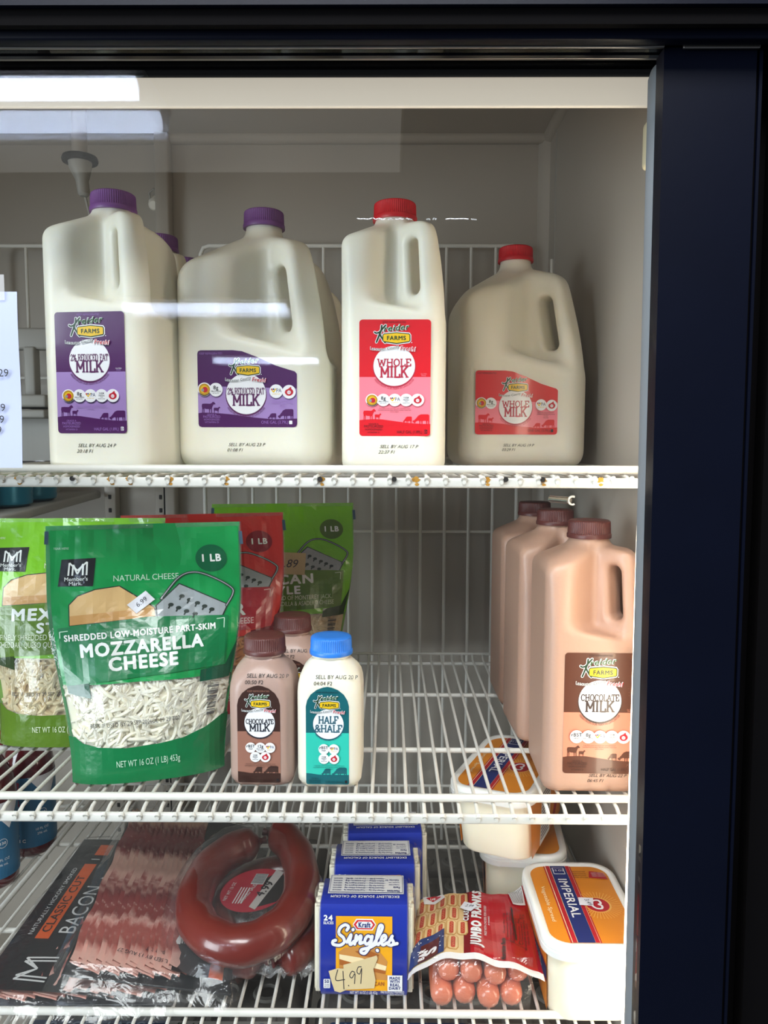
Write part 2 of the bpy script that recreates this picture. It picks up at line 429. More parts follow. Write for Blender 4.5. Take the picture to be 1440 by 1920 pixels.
# header and stile of the door frame, in the order seen from top to bottom
def hz(py, Y): return at(720, py, Y).z
XW = .60
b = MB()
b.box((-1.1, .50, hz(15, .504)), (XW, .504, 1.98), M_frame)
b.box((-1.1, .505, hz(54, .510)), (XW, .510, 1.98), M_black)
b.box((-1.1, .515, hz(88, .525)), (XW, .525, 1.98), M_frame, .002)
struct(b, 'trim_1', 'dark header above the cooler door')
b = MB(); b.box((-1.1, .5255, hz(93, .528)), (.178, .528, hz(86, .528)), M_alu, .0008)
b.box((.190, .5255, hz(94, .5275)), (.240, .5275, hz(84, .5275)), M_alu, .0006)
struct(b, 'trim_2', 'thin bright metal edge under the header')
b = MB(); b.box((-1.1, .548, hz(110, .552)), (.185, .552, 1.9), mat('glossy_track', '2a2b35', .15, metal=.6, var=.2))
b.box((-1.1, .553, hz(114, .556)), (.185, .556, 1.9), M_alu, .0006)
b.box((-1.1, .608, hz(147, .614)), (.24, .614, 1.95), M_black, .002)
struct(b, 'trim_3', 'black sliding track above the glass')
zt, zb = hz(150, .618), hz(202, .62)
b = MB(); b.box((-1.1, .618, zb), (.225, .622, 1.9), mat('header_strip_glow', 'efe6d6', .4, emit='fff0dc', estr=.36), .001)  # weak emission added so the white strip looks brightly lit
struct(b, 'trim_4', 'white strip inside the cooler above the glass, with an added soft glow')
TLT = lambda z: -.0053 * (z - 1.64)       # the upright leans a hair
b = MB()
def skew(x0, x1, y0, y1, z0, z1, m):
    b.loft([[(x + TLT(z), y, z) for x, y in ((x0, y0), (x1, y0), (x1, y1), (x0, y1))] for z in (z0, z1)], m, smooth=False)
zs_ = hz(90, .53)
skew(.1792, .2400, .53, .545, .2, zs_, M_frame); skew(.2400, .2425, .5335, .545, .2, zs_, M_black); skew(.2425, .2445, .531, .545, .2, zs_, M_frame)
skew(.2445, .262, .56, .60, .2, 1.75, M_black); skew(.262, .60, .545, .60, .2, hz(86, .53), M_black)
struct(b, 'trim_5', 'dark navy upright of the door frame on the right')
b = MB()
pts = []
for k in range(13):
    a = math.pi * (.5 + k / 12); pts.append((.1862 + .0047 * math.cos(a), .566 + .010 * math.sin(a)))
pts += [(.1925, .556), (.1925, .576)]
ztop = hz(128, .565)
b.loft([[(x + TLT(z), y, z) for x, y in pts][::-1] for z in (.2, ztop - .006)] + [[(.188 + (x - .188) * .7, y, ztop) for x, y in pts][::-1]], M_gasket)
struct(b, 'trim_6', 'grey rounded gasket strip along the glass edge')

# glass pane with faint scratches
b = MB(); b.box((-1.1, .534, .2), (.182, .538, hz(96, .536)), M_glass); g = struct(b, 'window_1', 'clear sliding glass pane of the cooler door')
a = Art()
rs = random.Random(3)
for x0, x1 in ((670, 697), (700, 722), (728, 736), (742, 756), (762, 772), (800, 806), (812, 818), (836, 878), (884, 893)):
    P = [at(x0 + (x1 - x0) * k / 5, 410 + rs.uniform(-1.6, 1.6), .5335) for k in range(6)]
    a.stroke([(p.x, p.z) for p in P], .0006, M_scratch)
a.build('scratch', g, lambda u, v, h: (u, .5338, v), 'broken white scratch line on the glass')

# price list taped outside the glass
pt = thing('price_list', 'white paper price list taped to the outside of the glass at the left edge', 'paper', (-.335, .5325, at(0, 700, .531).z))
z0 = at(40, 877, .531).z - pt.location.z; z1 = at(32, 547, .531).z - pt.location.z
xr0 = at(43, 877, .531).x + .335; xr1 = at(32, 547, .531).x + .335
b = MB(); b.grid(8, 20, lambda u, v: (-.15 + (xr0 + (xr1 - xr0) * v + .15) * u, -.0006 - .0016 * (math.sin(v * 7 + u * 2) * .5 + .5) * u, z0 + (z1 - z0) * v), M_paper)
b.build('sheet', pt)
a = Art()
for t, px, py in (('$3.29', 17, 700), ('$4.99', 11, 765), ('$2.99', 9, 787), ('$3.99', 4, 807)):
    p = at(px, py + 6, .530); a.text(t, p.x + .335, p.z - pt.location.z, .0050, M_ink, 1, align='r')
a.build('prices', pt, lambda u, v, h: (u, -.0026 - h, v))
b = MB(); p = at(8, 515, .530); b.grid(4, 4, lambda u, v: (-.03 + (p.x + .335 + .03) * u, -.0031, z1 - .006 + (p.z - pt.location.z - z1 + .006) * v), clear_mat('tape', (1, 1, 1), .06, .15, haze=.35))
b.build('tape', pt)

# ------------------------------------------------------------------ lamps
def emis(name, c, s, rough=.4): return mat(name, c, rough, emit=c, estr=s)
lamp = thing('led_lamp', 'slim warm white upright lamp inside the cooler beside the door frame', 'lamp', (.208, .622, 1.0))
b = MB(); b.box((.004, -.012, -.38), (.018, .012, .60), M_strip, .002); b.build('housing', lamp)
b = MB(); b.rbox((-.0052, -.016, -.38), (.004, .012, .585), emis('warm_tube', 'ffeed6', LED_POWER), .004); b.build('lens', lamp, 'glowing warm white lens')
b = MB(); q = at(1206, 262, .61) - Vector(lamp.location); b.rbox((-.0115, -.018, q.z - .018), (.006, .006, q.z + .018), mat('lamp_cap', 'e8dcb8', .4, var=.05), .004); b.build('end_cap', lamp)

def fixture(label, cx, cy, cz, L, D, H):
    t = thing('ceiling_light', label, 'ceiling light', (cx, cy, cz), group='ceiling lights of the store')
    b = MB(); b.box((-L / 2, -D / 2 - .02, .0), (L / 2, D / 2 + .02, .02), M_strip); b.build('housing', t)
    b = MB()
    for s in (-1, 1): b.tube([(-L / 2 + .02, s * D * .34, -H * .5), (L / 2 - .02, s * D * .34, -H * .5)], H * .36, emis('cool_tube', 'dfeaff', TUBE_POWER), 14)
    b.build('tubes', t)
    b = MB(); b.loft([[(-L / 2, y, z) for y, z in ((-D / 2, 0), (-D * .42, -H), (D * .42, -H), (D / 2, 0))], [(L / 2, y, z) for y, z in ((-D / 2, 0), (-D * .42, -H), (D * .42, -H), (D / 2, 0))]], clear_mat('wrap_lens', (.95, .97, 1), .04, .2, haze=.6), smooth=False)
    b.build('lens', t)
    return t
fixture('nearest long fluorescent ceiling light reflected as the wide bright band at top left', -.806 - .7, -1.65, 2.60, 1.40, .38, .10)
fixture('middle fluorescent ceiling light reflected as the streak across the purple gallon jug', -1.55, -5.6, 2.60, 1.39, .34, .10)
fixture('farthest fluorescent ceiling light reflected as the short streak on the purple gallon label', -1.69, -9.6, 2.60, 1.44, .34, .10)
t = thing('reflection_panel', 'large flat panel with an added dim glow, reflected as the pale rectangle above the jugs', 'ceiling light', (-1.26, -2.27, 2.66))  # unseen glowing panel, added to throw a pale reflection onto the glass
b = MB(); b.box((-1.31, -.34, 0), (1.31, .34, .012), M_strip); b.build('frame', t)
b = MB(); b.box((-1.30, -.33, -.004), (1.30, .33, 0), emis('dim_panel', 'f3efe6', .55)); b.build('glow_face', t)

# ------------------------------------------------------------------ wire shelves
WS = .01545
def wire_shelf(name, label, ztop, x0, x1, welds=True, nwires=None, rust=()):
    """ztop: top of the front rail; wires lie 9 mm below it"""
    t = thing(name, label, 'shelf', ((x0 + x1) / 2, .66, ztop), group=None)
    ox = (x0 + x1) / 2; zc = -.0086
    k0 = math.ceil((x0 + .006) / WS); k1 = math.floor((x1 - .004) / WS)
    proto = None
    for k in range(k0, k1 + 1):
        x = k * WS - ox
        if proto is None:
            b = MB(); b.tube([(0, .468, zc + .006), (0, .460, zc), (0, .01, zc), (0, -.006, zc - .0012), (0, -.0135, zc - .0045), (0, -.0215, zc - .0052)], [.0017] * 4 + [.0020, .0017], M_white, 8)
            proto = b.build('wire', t); proto.location = (x, 0, 0)
        else:
            c = proto.copy(); COL.objects.link(c); c.parent = t; c.location = (x, 0, 0)
    b = MB(); b.tube([(x0 - ox, 0, -.0036), (x1 - ox, 0, -.0036)], .0036, M_white, 12); b.build('front_rail', t)
    b = MB(); b.rbox((x0 - ox, -.0195, -.0185), (x1 - ox, -.0145, -.0100), M_white, .002)
    rr = random.Random(int(ztop * 1000))
    for k in range(k0, k1 + 1):        # weld beads where the wire ends meet the lower rail
        x = k * WS - ox
        b.tube([(x, -.0214, -.0118), (x, -.0190, -.0098)], [.0025 + rr.uniform(-.0003, .0005), .0022], M_white, 8)
    for px in rust:                     # rust marks round some welds
        x = at(px, 890, .64).x - ox; n = 18
        for dx, dz, s in ((0, -.0115, 1), (.0008, -.0155, .55)):
            P = [(x + dx + s * .0036 * math.cos(2 * math.pi * i / n) * rr.uniform(.55, 1.15), -.01975 - .0001 * s, dz + s * .0026 * math.sin(2 * math.pi * i / n) * rr.uniform(.6, 1.1)) for i in range(n)]
            b.add(P, [range(n)], M_rust)
    b.build('lower_rail', t)
    for y in (.13, .31, .455):
        b = MB(); b.tube([(x0 - ox, y, zc - .0042), (x1 - ox, y, zc - .0042)], .0028, M_white, 10); b.build('cross_rail', t)
    b = MB(); b.tube([(x0 - ox, .468, zc + .007), (x1 - ox, .468, zc + .007)], .0022, M_white, 8); b.build('rear_rail', t)
    for x in (x0 - ox, x1 - ox):
        b = MB(); b.tube([(x, 0, zc + .001), (x, .468, zc + .001)], .0030, M_white, 10); b.build('side_rail', t)
    return t
SX0, SX1 = -.437, .231
ZS1, ZS2, ZS3 = 1.3832, 1.0914, .8870
rust1 = (34, 208, 242, 318, 422, 602, 780, 913, 1018, 1126)
s1 = wire_shelf('wire_shelf', 'white wire shelf with rust spotted front rail carrying the milk jugs', ZS1, SX0, SX1, rust=rust1)
s2 = wire_shelf('wire_shelf', 'white wire shelf carrying the cheese bags and chocolate milk', ZS2, SX0, SX1)
s3 = wire_shelf('wire_shelf', 'white wire shelf carrying the bacon, franks and margarine', ZS3, SX0, SX1)
WIRETOP = lambda z: z - .0066
# rust-dark open wire ends on the top shelf
for px in (137, 600, 739, 948, 1017):
    b = MB(); x = at(px, 890, .64).x - (SX0 + SX1) / 2; b.tube([(x, -.0226, -.0112), (x, -.0190, -.0112)], .0021, M_dark, 10)
    b.build('open_tube_end', s1, 'dark open wire end')
# chrome clip under the top shelf at the right
b = MB(); p = at(1188, 917, .655); b.tube([(p.x - .012 + .05, .02, -.030), (p.x + .05, .0, -.030)], .003, mat('chrome', 'b9b9b9', .2, metal=1, var=.05), 10)
b.tube([(p.x + .0525 + .0035 * math.cos(R_(q)), 0, -.030 + .0035 * math.sin(R_(q))) for q in range(60, 310, 20)], .0009, M_white, 8)
b.build('clip', s1, 'chrome clip')

# left neighbour's shelves
ls = wire_shelf('wire_shelf', 'white wire shelf of the left section under the red juice bottles', .863 + .0066, -.80, -.452)
t = thing('solid_shelf', 'flat grey solid shelf of the left section under the teal cans', 'shelf', (-.70, .76, 1.3135), rot=(R_(2.3), 0, 0))
b = MB(); b.rbox((-.25, 0, -.012), (.255, .42, 0), M_grey, .003); b.build('panel', t)
b = MB(); b.box((-.25, -.006, -.020), (.255, 0, .002), M_white); b.build('front_edge', t)
w4 = wire_shelf('wire_shelf', 'white wire shelf at the bottom carrying the egg cartons', .748, SX0, SX1)

# wire guards in front of the rear liner
def guard(label, x0, x1, z0, z1, sp, zs):
    t = thing('wire_guard', label, 'wire guard', ((x0 + x1) / 2, 1.165, z0)); w = (x1 - x0) / 2; H = z1 - z0
    n = int((x1 - x0) / sp); pr = None
    for k in range(1, n):
        x = -w + 2 * w * k / n
        if pr is None:
            b = MB(); b.tube([(0, 0, 0), (0, 0, H)], .0024, M_white, 8); pr = b.build('wire', t); pr.location = (x, 0, 0)
        else:
            c = pr.copy(); COL.objects.link(c); c.parent = t; c.location = (x, 0, 0)
    b = MB(); b.tube([(-w, 0, 0), (-w, 0, H - .012), (-w + .004, 0, H - .003), (-w + .012, 0, H), (w - .012, 0, H), (w - .004, 0, H - .003), (w, 0, H - .012), (w, 0, 0)], .0032, M_white, 10); b.build('frame', t)
    for z in zs:
        b = MB(); b.tube([(-w, .003, z - z0), (w, .003, z - z0)], .0022, M_white, 8); b.build('crossbar', t)
    return t
guard('white wire guard standing at the rear liner behind the jugs', -.281, .192, .62, at(700, 461, 1.165).z, .0362, (at(800, 997, 1.165).z, .80))
guard('white wire guard at the rear liner left of the seam', -.60, -.362, 1.34, at(60, 461, 1.165).z, .050, (1.5,))
b = MB(); p0 = at(1035, 486, 1.15); b.tube([(0, 0, 0), (0, 0, .12)], .0026, M_white, 8)
b.add([], [], M_white); o = b.build('shelf_hook', None); o.location = (p0.x, 1.15, p0.z - .12)
tag(o, 'short white rod standing at the right rear corner behind the whole milk gallon', 'rod')

# rear shelf standards with slots
for px, lab in ((207, 'slotted white shelf standard left of the seam, nearer the left edge'), (302, 'slotted white shelf standard beside the seam in the rear liner')):
    x = at(px, 940, 1.18).x; t = thing('shelf_standard', lab, 'shelf standard', (x, 1.178, ZF), group=None)
    b = MB(); b.box((-.009, 0, .02), (.009, .02, 1.0), M_liner, .002); b.build('channel', t)
    b = MB()
    for k in range(46): b.rbox((-.0025, -.0006, .04 + k * .0205), (.0025, .002, .047 + k * .0205), M_dark, .001)
    b.build('slots', t)
# drain funnel, knob, bracket
p = at(150, 303, 1.06)
t = thing('drain_funnel', 'grey funnel with black flange hanging from the cooler top at left', 'drain', (p.x, 1.06, p.z))
b = MB(); b.tube([(0, 0, .004), (0, 0, ZC - p.z)], .010, M_liner, 16); b.build('stub', t)
b = MB(); b.loft([cring(.0225, -.001, 32), cring(.0235, .002, 32), cring(.022, .006, 32)], M_black); b.build('flange', t)
b = MB(); b.loft([cring(.0155, 0, 28), cring(.0145, -.008, 28), cring(.0095, -.022, 28, .002), cring(.0085, -.024, 28, .002), cring(.008, -.042, 28, .004), cring(.005, -.045, 28, .004)][::-1], M_grey); b.build('cone', t)
b = MB(); b.tube([(.003, .004, -.040), (.008, .01, -.07), (.012, .03, -.20)], .0018, M_grey, 8); b.build('tube', t)
p = at(290, 378, 1.19); t = thing('wall_knob', 'small white knob on the rear liner above the purple caps', 'knob', (p.x, 1.199, p.z))
b = MB(); b.loft([cring(.012, 0, 20), cring(.0105, .004, 20), cring(.0085, .014, 20), cring(.006, .017, 20)], M_strip)
o = b.build('body', t); o.rotation_euler = (R_(90 + 25), 0, 0)
b = MB(); b.tube([(-.007, -.006, .002), (-.007, -.012, .012), (0, -.014, .017), (.007, -.012, .012), (.007, -.006, .002)], .0016, M_grey, 8); b.build('loop', t)
p = at(62, 690, 1.12)
t = thing('shelf_bracket', 'grey plastic bracket at the far left behind the price list', 'bracket', (p.x, 1.12, 1.3290))
zz = lambda py: at(60, py, 1.12).z - 1.3290
b = MB(); b.rbox((-.06, 0, zz(655)), (.03, .02, zz(614)), M_grey, .004); b.rbox((-.012, -.004, zz(745)), (.004, .016, zz(650)), M_grey, .003); b.build('post', t)
b = MB(); b.rbox((-.07, -.03, zz(765)), (.03, .04, zz(742)), M_grey, .004); b.rbox((-.07, -.035, zz(785)), (.03, .04, zz(770)), M_grey, .003); b.build('foot', t)
b = MB(); b.box((-.07, .006, 0), (.02, .03, zz(785)), M_grey); b.build('pedestal', t)
# ------------------------------------------------------------------ milk jugs
M_milk = mat('milk_in_plastic', 'eee9d8', .38, sss=.3, sssr=.012, bump=.06, bscale=220, var=.02, vscale=15)
M_choc = mat('chocolate_milk_in_plastic', 'b99480', .40, sss=.25, sssr=.010, bump=.10, bscale=260, var=.03, vscale=15)
CAPS = {'purple': mat('purple_cap', '7a4a8c', .42, var=.06), 'red': mat('red_cap', 'c8141f', .42, var=.06), 'brown': mat('brown_cap', '5e2f2b', .42, var=.06), 'blue': mat('blue_cap', '2f7fe0', .38, var=.05)}

def jug_sdf(a, b, rc, rb, zn, t, rn, ztop, k3, rec, slot, taper, th, lean2):
    """half sizes a,b; corner radius; bottom rounding; neck base; shoulder slope; neck radius; recess and slot of the corner handle (cm)"""
    S2 = math.sqrt(2)
    def f(X, Y, Z):
        x, y, z = X * 100, Y * 100, Z * 100
        qx = np.abs(x) - (a - rc); qy = np.abs(y) - (b - rc)
        d2 = np.sqrt(np.maximum(qx, 0) ** 2 + np.maximum(qy, 0) ** 2) + np.minimum(np.maximum(qx, qy), 0) - rc
        p = (x - y) / S2; q = (x + y) / S2
        rho = (np.abs(x) ** 4 + np.abs(y) ** 4 + .01) ** .25
        w = np.clip((p - np.abs(q) * .9) / 2.2, 0, 1); w = w * w * (3 - 2 * w)
        te = t + (th - t) * w
        sh = (z - zn + te * (rho - rn)) / np.sqrt(1 + te * te)
        pm, pz, ps = taper
        tp = (p - (pm - ps * np.maximum(z - pz, 0)))
        d = smax(smax(d2, -z, rb), sh, k3)
        d = smax(d, tp, 1.3)
        lz = lean2[1] * smax(z - lean2[0], 0 * z, 2.0)
        d = smax(d, (x - a - .6 + lz) / math.hypot(1, lean2[1]), .6)
        d = smax(d, (-y - b - .6 + lz * .55) / math.hypot(1, lean2[1]), .6)
        r = np.sqrt(x * x + y * y)
        d = smin(d, np.maximum(np.maximum(r - rn, z - ztop), zn - 4 - z), .9)
        p0, qh, z0, z1, kk, sl0 = rec
        zl = z0 + sl0 * (x)              # the lower edge of the recess slopes
        for sg in (-1, 1):
            cut = smax(smax(p0 - p, qh - sg * q, kk), smax(zl - z, z - z1, kk), kk * 1.2)
            d = smax(d, -cut, kk * .8)
        s0, s1_, u0, u1, lean = slot
        pp = p + lean * (z - (u0 + u1) / 2)
        rs_ = .9 * (s1_ - s0) / 2
        ax = np.abs(pp - (s0 + s1_) / 2) - (s1_ - s0) / 2 + rs_; az = np.abs(z - (u0 + u1) / 2) - (u1 - u0) / 2 + rs_
        hole = np.sqrt(np.maximum(ax, 0) ** 2 + np.maximum(az, 0) ** 2) + np.minimum(np.maximum(ax, az), 0) - rs_
        d = smax(d, -hole, .7)
        return d * .01
    return f
# half gallon: 9.8 x 9.8 x 24.6 cm
HALF = net_mesh('jug_body', jug_sdf(4.7, 4.7, 1.3, 1.0, 22.4, .52, 1.75, 23.5, .8, (1.50, 1.35, 14.7, 27, .8, -.17), (2.85, 4.10, 15.8, 20.7, .07), (6.05, 14.0, .11), .15, (13.6, .20)), (-.053, -.053, -.003), (.053, .053, .241), .0014, M_milk)
# gallon: 15.2 x 15.2 x 25.4 cm
GALL = net_mesh('jug_body', jug_sdf(7.2, 7.2, 2.5, 2.0, 22.5, .62, 1.75, 23.7, 1.5, (3.0, 1.6, 12.2, 30, 1.2, -.25), (4.35, 6.15, 12.9, 19.0, .19), (9.1, 10.3, .25), .36, (11.0, .25)), (-.08, -.08, -.003), (.08, .08, .244), .0018, M_milk)

def cap_mesh(r, h, m, teeth=64):
    b = MB(); n = teeth * 4
    def ring(rad, z, k=0): return [((rad - k * (.5 + .5 * math.cos(2 * math.pi * i / 4))) * math.cos(2 * math.pi * i / n), (rad - k * (.5 + .5 * math.cos(2 * math.pi * i / 4))) * math.sin(2 * math.pi * i / n), z) for i in range(n)]
    kd = .0008
    b.loft([ring(r * 1.03, 0), ring(r * 1.035, .0008), ring(r * 1.035, h * .20), ring(r * 1.0, h * .26), ring(r, h * .28, kd), ring(r * .985, h * .86, kd), ring(r * .965, h * .94), ring(r * .90, h), ring(r * .5, h * 1.005)], m, sharp_) if False else None
    b.loft([ring(r * 1.03, 0), ring(r * 1.035, .0008), ring(r * 1.035, h * .20), ring(r * 1.0, h * .26), ring(r, h * .28, kd), ring(r * .985, h * .86, kd), ring(r * .965, h * .94), ring(r * .90, h), ring(r * .5, h * 1.005)], m)
    o = b.build('cap', None, sharp=50); me = o.data; bpy.data.objects.remove(o); return me
CAP_BIG = {k: cap_mesh(.0198, .0165, CAPS[k]) for k in ('purple', 'red', 'brown')}

# ---- printed labels -------------------------------------------------
I_white = mat('label_white', 'efeef0', .35, coat=.3); I_green = mat('label_green', '1f5a25', .35, coat=.3); I_dkgreen = mat('label_dark_green', '12381c', .35, coat=.3)
I_yellow = mat('label_yellow', 'e9bd16', .35, coat=.3); I_red = mat('label_red_ink', 'c01c2c', .35, coat=.3); I_black = mat('label_black', '1d1a1e', .35, coat=.3); I_navy = mat('label_navy', '27305f', .35, coat=.3)
PAL = {
 'purple': dict(dark=mat('label_purple', '4a0c55', .33, coat=.4), light=mat('label_lilac', 'a182bd', .33, coat=.4), ink=mat('label_plum', '5a1d54', .35, coat=.3), small=mat('label_mauve', '9a6fb8', .35), arc=mat('label_plum', '5a1d54')),
 'red': dict(dark=mat('label_red', 'd8101f', .33, coat=.4), light=mat('label_pink', 'f27f90', .33, coat=.4), ink=mat('label_crimson', 'b3263f', .35, coat=.3), small=mat('label_dark_red', '5b1018', .35), arc=mat('label_crimson', 'b3263f')),
 'choc': dict(dark=mat('label_brown', '5a3222', .33, coat=.4), light=mat('label_salmon', 'd2866b', .33, coat=.4), ink=mat('label_umber', '3a2a26', .35, coat=.3), small=mat('label_umber2', '3b1f16', .35), arc=mat('label_umber', '3a2a26')),
 'cocoa': dict(dark=mat('label_cocoa', '3a2019', .33, coat=.4), light=mat('label_tan', '9c6b5a', .33, coat=.4), ink=mat('label_ink', '20232f', .35, coat=.3), small=mat('label_umber2', '3b1f16', .35), arc=mat('label_ink', '20232f')),
 'teal': dict(dark=mat('label_teal', '0c5f68', .33, coat=.4), light=mat('label_aqua', '30c3ae', .33, coat=.4), ink=mat('label_slate', '255a6c', .35, coat=.3), small=mat('label_deep_teal', '0a3540', .35), arc=mat('label_slate', '255a6c')),
}
COW = [(0, .62), (.04, .8), (.30, .82), (.62, .80), (.74, .88), (.80, .99), (.84, .93), (.90, 1.0), (.91, .92), (1.0, .80), (.97, .74), (.86, .74), (.78, .56), (.74, .40), (.74, 0), (.68, 0), (.66, .34), (.60, .30), (.58, 0), (.53, 0), (.52, .32), (.30, .34), (.20, .40), (.19, 0), (.13, 0), (.12, .36), (.08, .30), (.08, 0), (.02, 0), (.03, .40)]
GRAZE = [(1.0, .30), (1.0, .92), (.92, 1.0), (.50, 1.0), (.34, .88), (.22, .62), (.10, .40), (.0, .34), (.02, .22), (.10, .12), (.16, .10), (.20, .26), (.34, .36), (.40, .30), (.41, 0), (.46, 0), (.47, .30), (.52, .34), (.54, .0), (.59, 0), (.60, .32), (.80, .34), (.82, 0), (.87, 0), (.88, .32), (.93, .32), (.93, 0), (.98, 0)]
def cow(a, shape, x, y, w, h, m, L): a.poly([(x + p[0] * w, y - p[1] * h) for p in shape], m, L)

KR = None
def brand(a, x, y, w):
    """script word over a yellow hexagon; x,y = upper left corner, w = width (label units, v down)"""
    k = w / 480.0
    T = lambda P: [(x + p[0] * k, y + p[1] * k) for p in P]
    K1 = catmull([(98, 12, 0), (92, 70, 0), (62, 150, 0), (30, 232, 0)], 5); K2 = catmull([(8, 100, 0), (30, 112, 0), (70, 98, 0), (112, 50, 0), (148, 8, 0)], 5); K3 = catmull([(66, 110, 0), (96, 170, 0), (142, 238, 0)], 5)
    for wd, m, L in ((38, I_white, 3), (21, I_dkgreen, 5)):
        for P in (K1, K2, K3): a.stroke(T([(p.x, p.y) for p in P]), wd * k, m, L)
    hexa = lambda g: T([(112 - g, 138), (128 - g * .6, 122 - g), (290, 106 - g), (448 + g * .6, 122 - g), (462 + g, 138), (462 + g, 216), (446 + g * .6, 228 + g), (290, 252 + g), (130 - g * .6, 228 + g), (112 - g, 216)])
    a.poly(hexa(16), I_white, 3); a.poly(hexa(4), I_dkgreen, 6); a.poly(hexa(-7), I_yellow, 7); 
    a.text('FARMS', x + 288 * k, y + 204 * k, -52 * k, I_dkgreen, 8, bold=.03, width=252 * k)
    for off, m, L in ((.075, I_white, 4), (.012, I_green, 9)):
        a.text('reider', x + 116 * k, y + 92 * k, -74 * k, m, L, bold=off, align='l', width=335 * k, shear=.34, rot=-5)
    a.disc(x + 484 * k, y + 238 * k, 7 * k, I_white, 3, n=8)
def slogan(a, x, y, w):
    k = w / 620.0
    wp = lambda p, q: (p, q + 16 * k * math.sin((p + 0) / (620 * k) * 2 * math.pi) * 1.0 + p * .06)
    for off, m1, m2, L in ((.07, I_white, I_white, 10), (.0, I_dkgreen, I_red, 11)):
        a.text('Lancaster County', x - 310 * k, y, -40 * k, m1, L, bold=off, align='l', width=385 * k, warp=lambda p, q: (p, q + 26 * k * math.sin(max(0, p) / (385 * k) * 1.9 * math.pi * .55 + 3.6) + 10 * k))
        a.text('Fresh!', x + 86 * k, y + 8 * k, -54 * k, m2, L, bold=off + .02, align='l', width=214 * k, shear=.15, rot=5)
def roundel(a, kind, cx, cy, r):
    a.disc(cx, cy, r, I_white, 12, n=30)
    if kind == 'farm':
        a.disc(cx, cy, r * .84, I_yellow, 13); a.ring(cx, cy, r * .6, r * .84, mat('label_gold', 'b98a12', .4), 14); a.disc(cx + r * .1, cy + r * .05, r * .42, I_red, 15, n=12); a.disc(cx - r * .25, cy + r * .1, r * .24, mat('label_grey', '8d8d8d', .4), 16, n=8)
        a.ring(cx, cy, r * .86, r * .95, I_black, 14, a0=30, a1=150, n=12)
    elif kind in ('8g', '12g', 'rBST'):
        a.text(kind, cx, cy - r * .05, -r * .52, I_black, 13, bold=.02); a.text('PROTEIN' if kind != 'rBST' else 'FREE*', cx, cy + r * .38, -r * .24, I_black, 13, bold=.01, width=r * (1.5 if kind != 'rBST' else .8))
        if kind != 'rBST': a.text('PER SERVING', cx, cy + r * .60, -r * .12, I_black, 13, width=r * 1.0)
    elif kind == 'PA':
        a.text('PA', cx + r * .40, cy + r * .16, -r * .56, I_navy, 13, bold=.0, width=r * .80)
        a.stroke([(cx - r * .58, cy - r * .10), (cx - r * .36, cy + r * .12), (cx - r * .04, cy - r * .34)], r * .17, I_yellow, 13); a.disc(cx - r * .62, cy - r * .28, r * .13, I_red, 14, n=6); a.disc(cx - r * .36, cy - r * .3, r * .13, I_navy, 14, n=6)
        a.text('preferred', cx, cy + r * .48, -r * .2, I_yellow, 13, width=r * 1.1)
    elif kind == 'fresh':
        for i, (t, w) in enumerate((('FARM', .8), ('FRESH', .95), ('FROM', .4), ('PENNSYLVANIA', 1.1))):
            a.text(t, cx, cy + r * (-.22, .14, .32, .56)[i], -r * (.28, .28, .1, .14)[i], I_black, 13, bold=.01, width=r * w)
    elif kind == 'drop':
        P = catmull([(.30, -.72, 0), (.36, -.46, 0), (.62, -.12, 0), (.56, .30, 0), (.16, .56, 0), (-.30, .50, 0), (-.60, .16, 0), (-.50, -.22, 0), (-.10, -.44, 0)], 4, closed=True)
        a.poly([(cx + p.x * r, cy + p.y * r) for p in P], I_red, 13); a.disc(cx, cy + r * .08, r * .28, I_white, 14, n=10); a.text('QA', cx, cy + r * .16, -r * .2, I_red, 15)
def fine(a, cx, y, w, n, m, L=12, h=13, gap=24):
    ws = ('THE FDA HAS FOUND NO SIGNIFICANT', 'DIFFERENCE IN MILK FROM COWS TREATED', 'WITH RBST', 'ARTIFICIAL HORMONES')
    for i in range(n): a.text(ws[i], cx, y + i * gap, -h, m, L, width=w * (.95, 1, .26, .3)[i])
def product(a, cx, cy, r, lines, P, arc=.12):
    a.disc(cx, cy + r * .055, r * 1.035, P['arc'], 1, n=44); a.disc(cx, cy, r, I_white, 2, n=44)
    for (t, y, h, w, ac) in lines: a.slab(t, cx, cy + y * r, -h * r, w * r * 2, P['ink'], 4, arc=ac)
def around(a, t, cx, cy, r, h, m, L, span):
    wp = lambda p, q: ((r - q) * math.sin(p / r), -(r - q) * math.cos(p / r))
    a.text(t, cx, cy, -h, m, L, width=span, warp=lambda p, q: ((r - q) * math.sin(p / r), (-(r - q) * math.cos(p / r))))

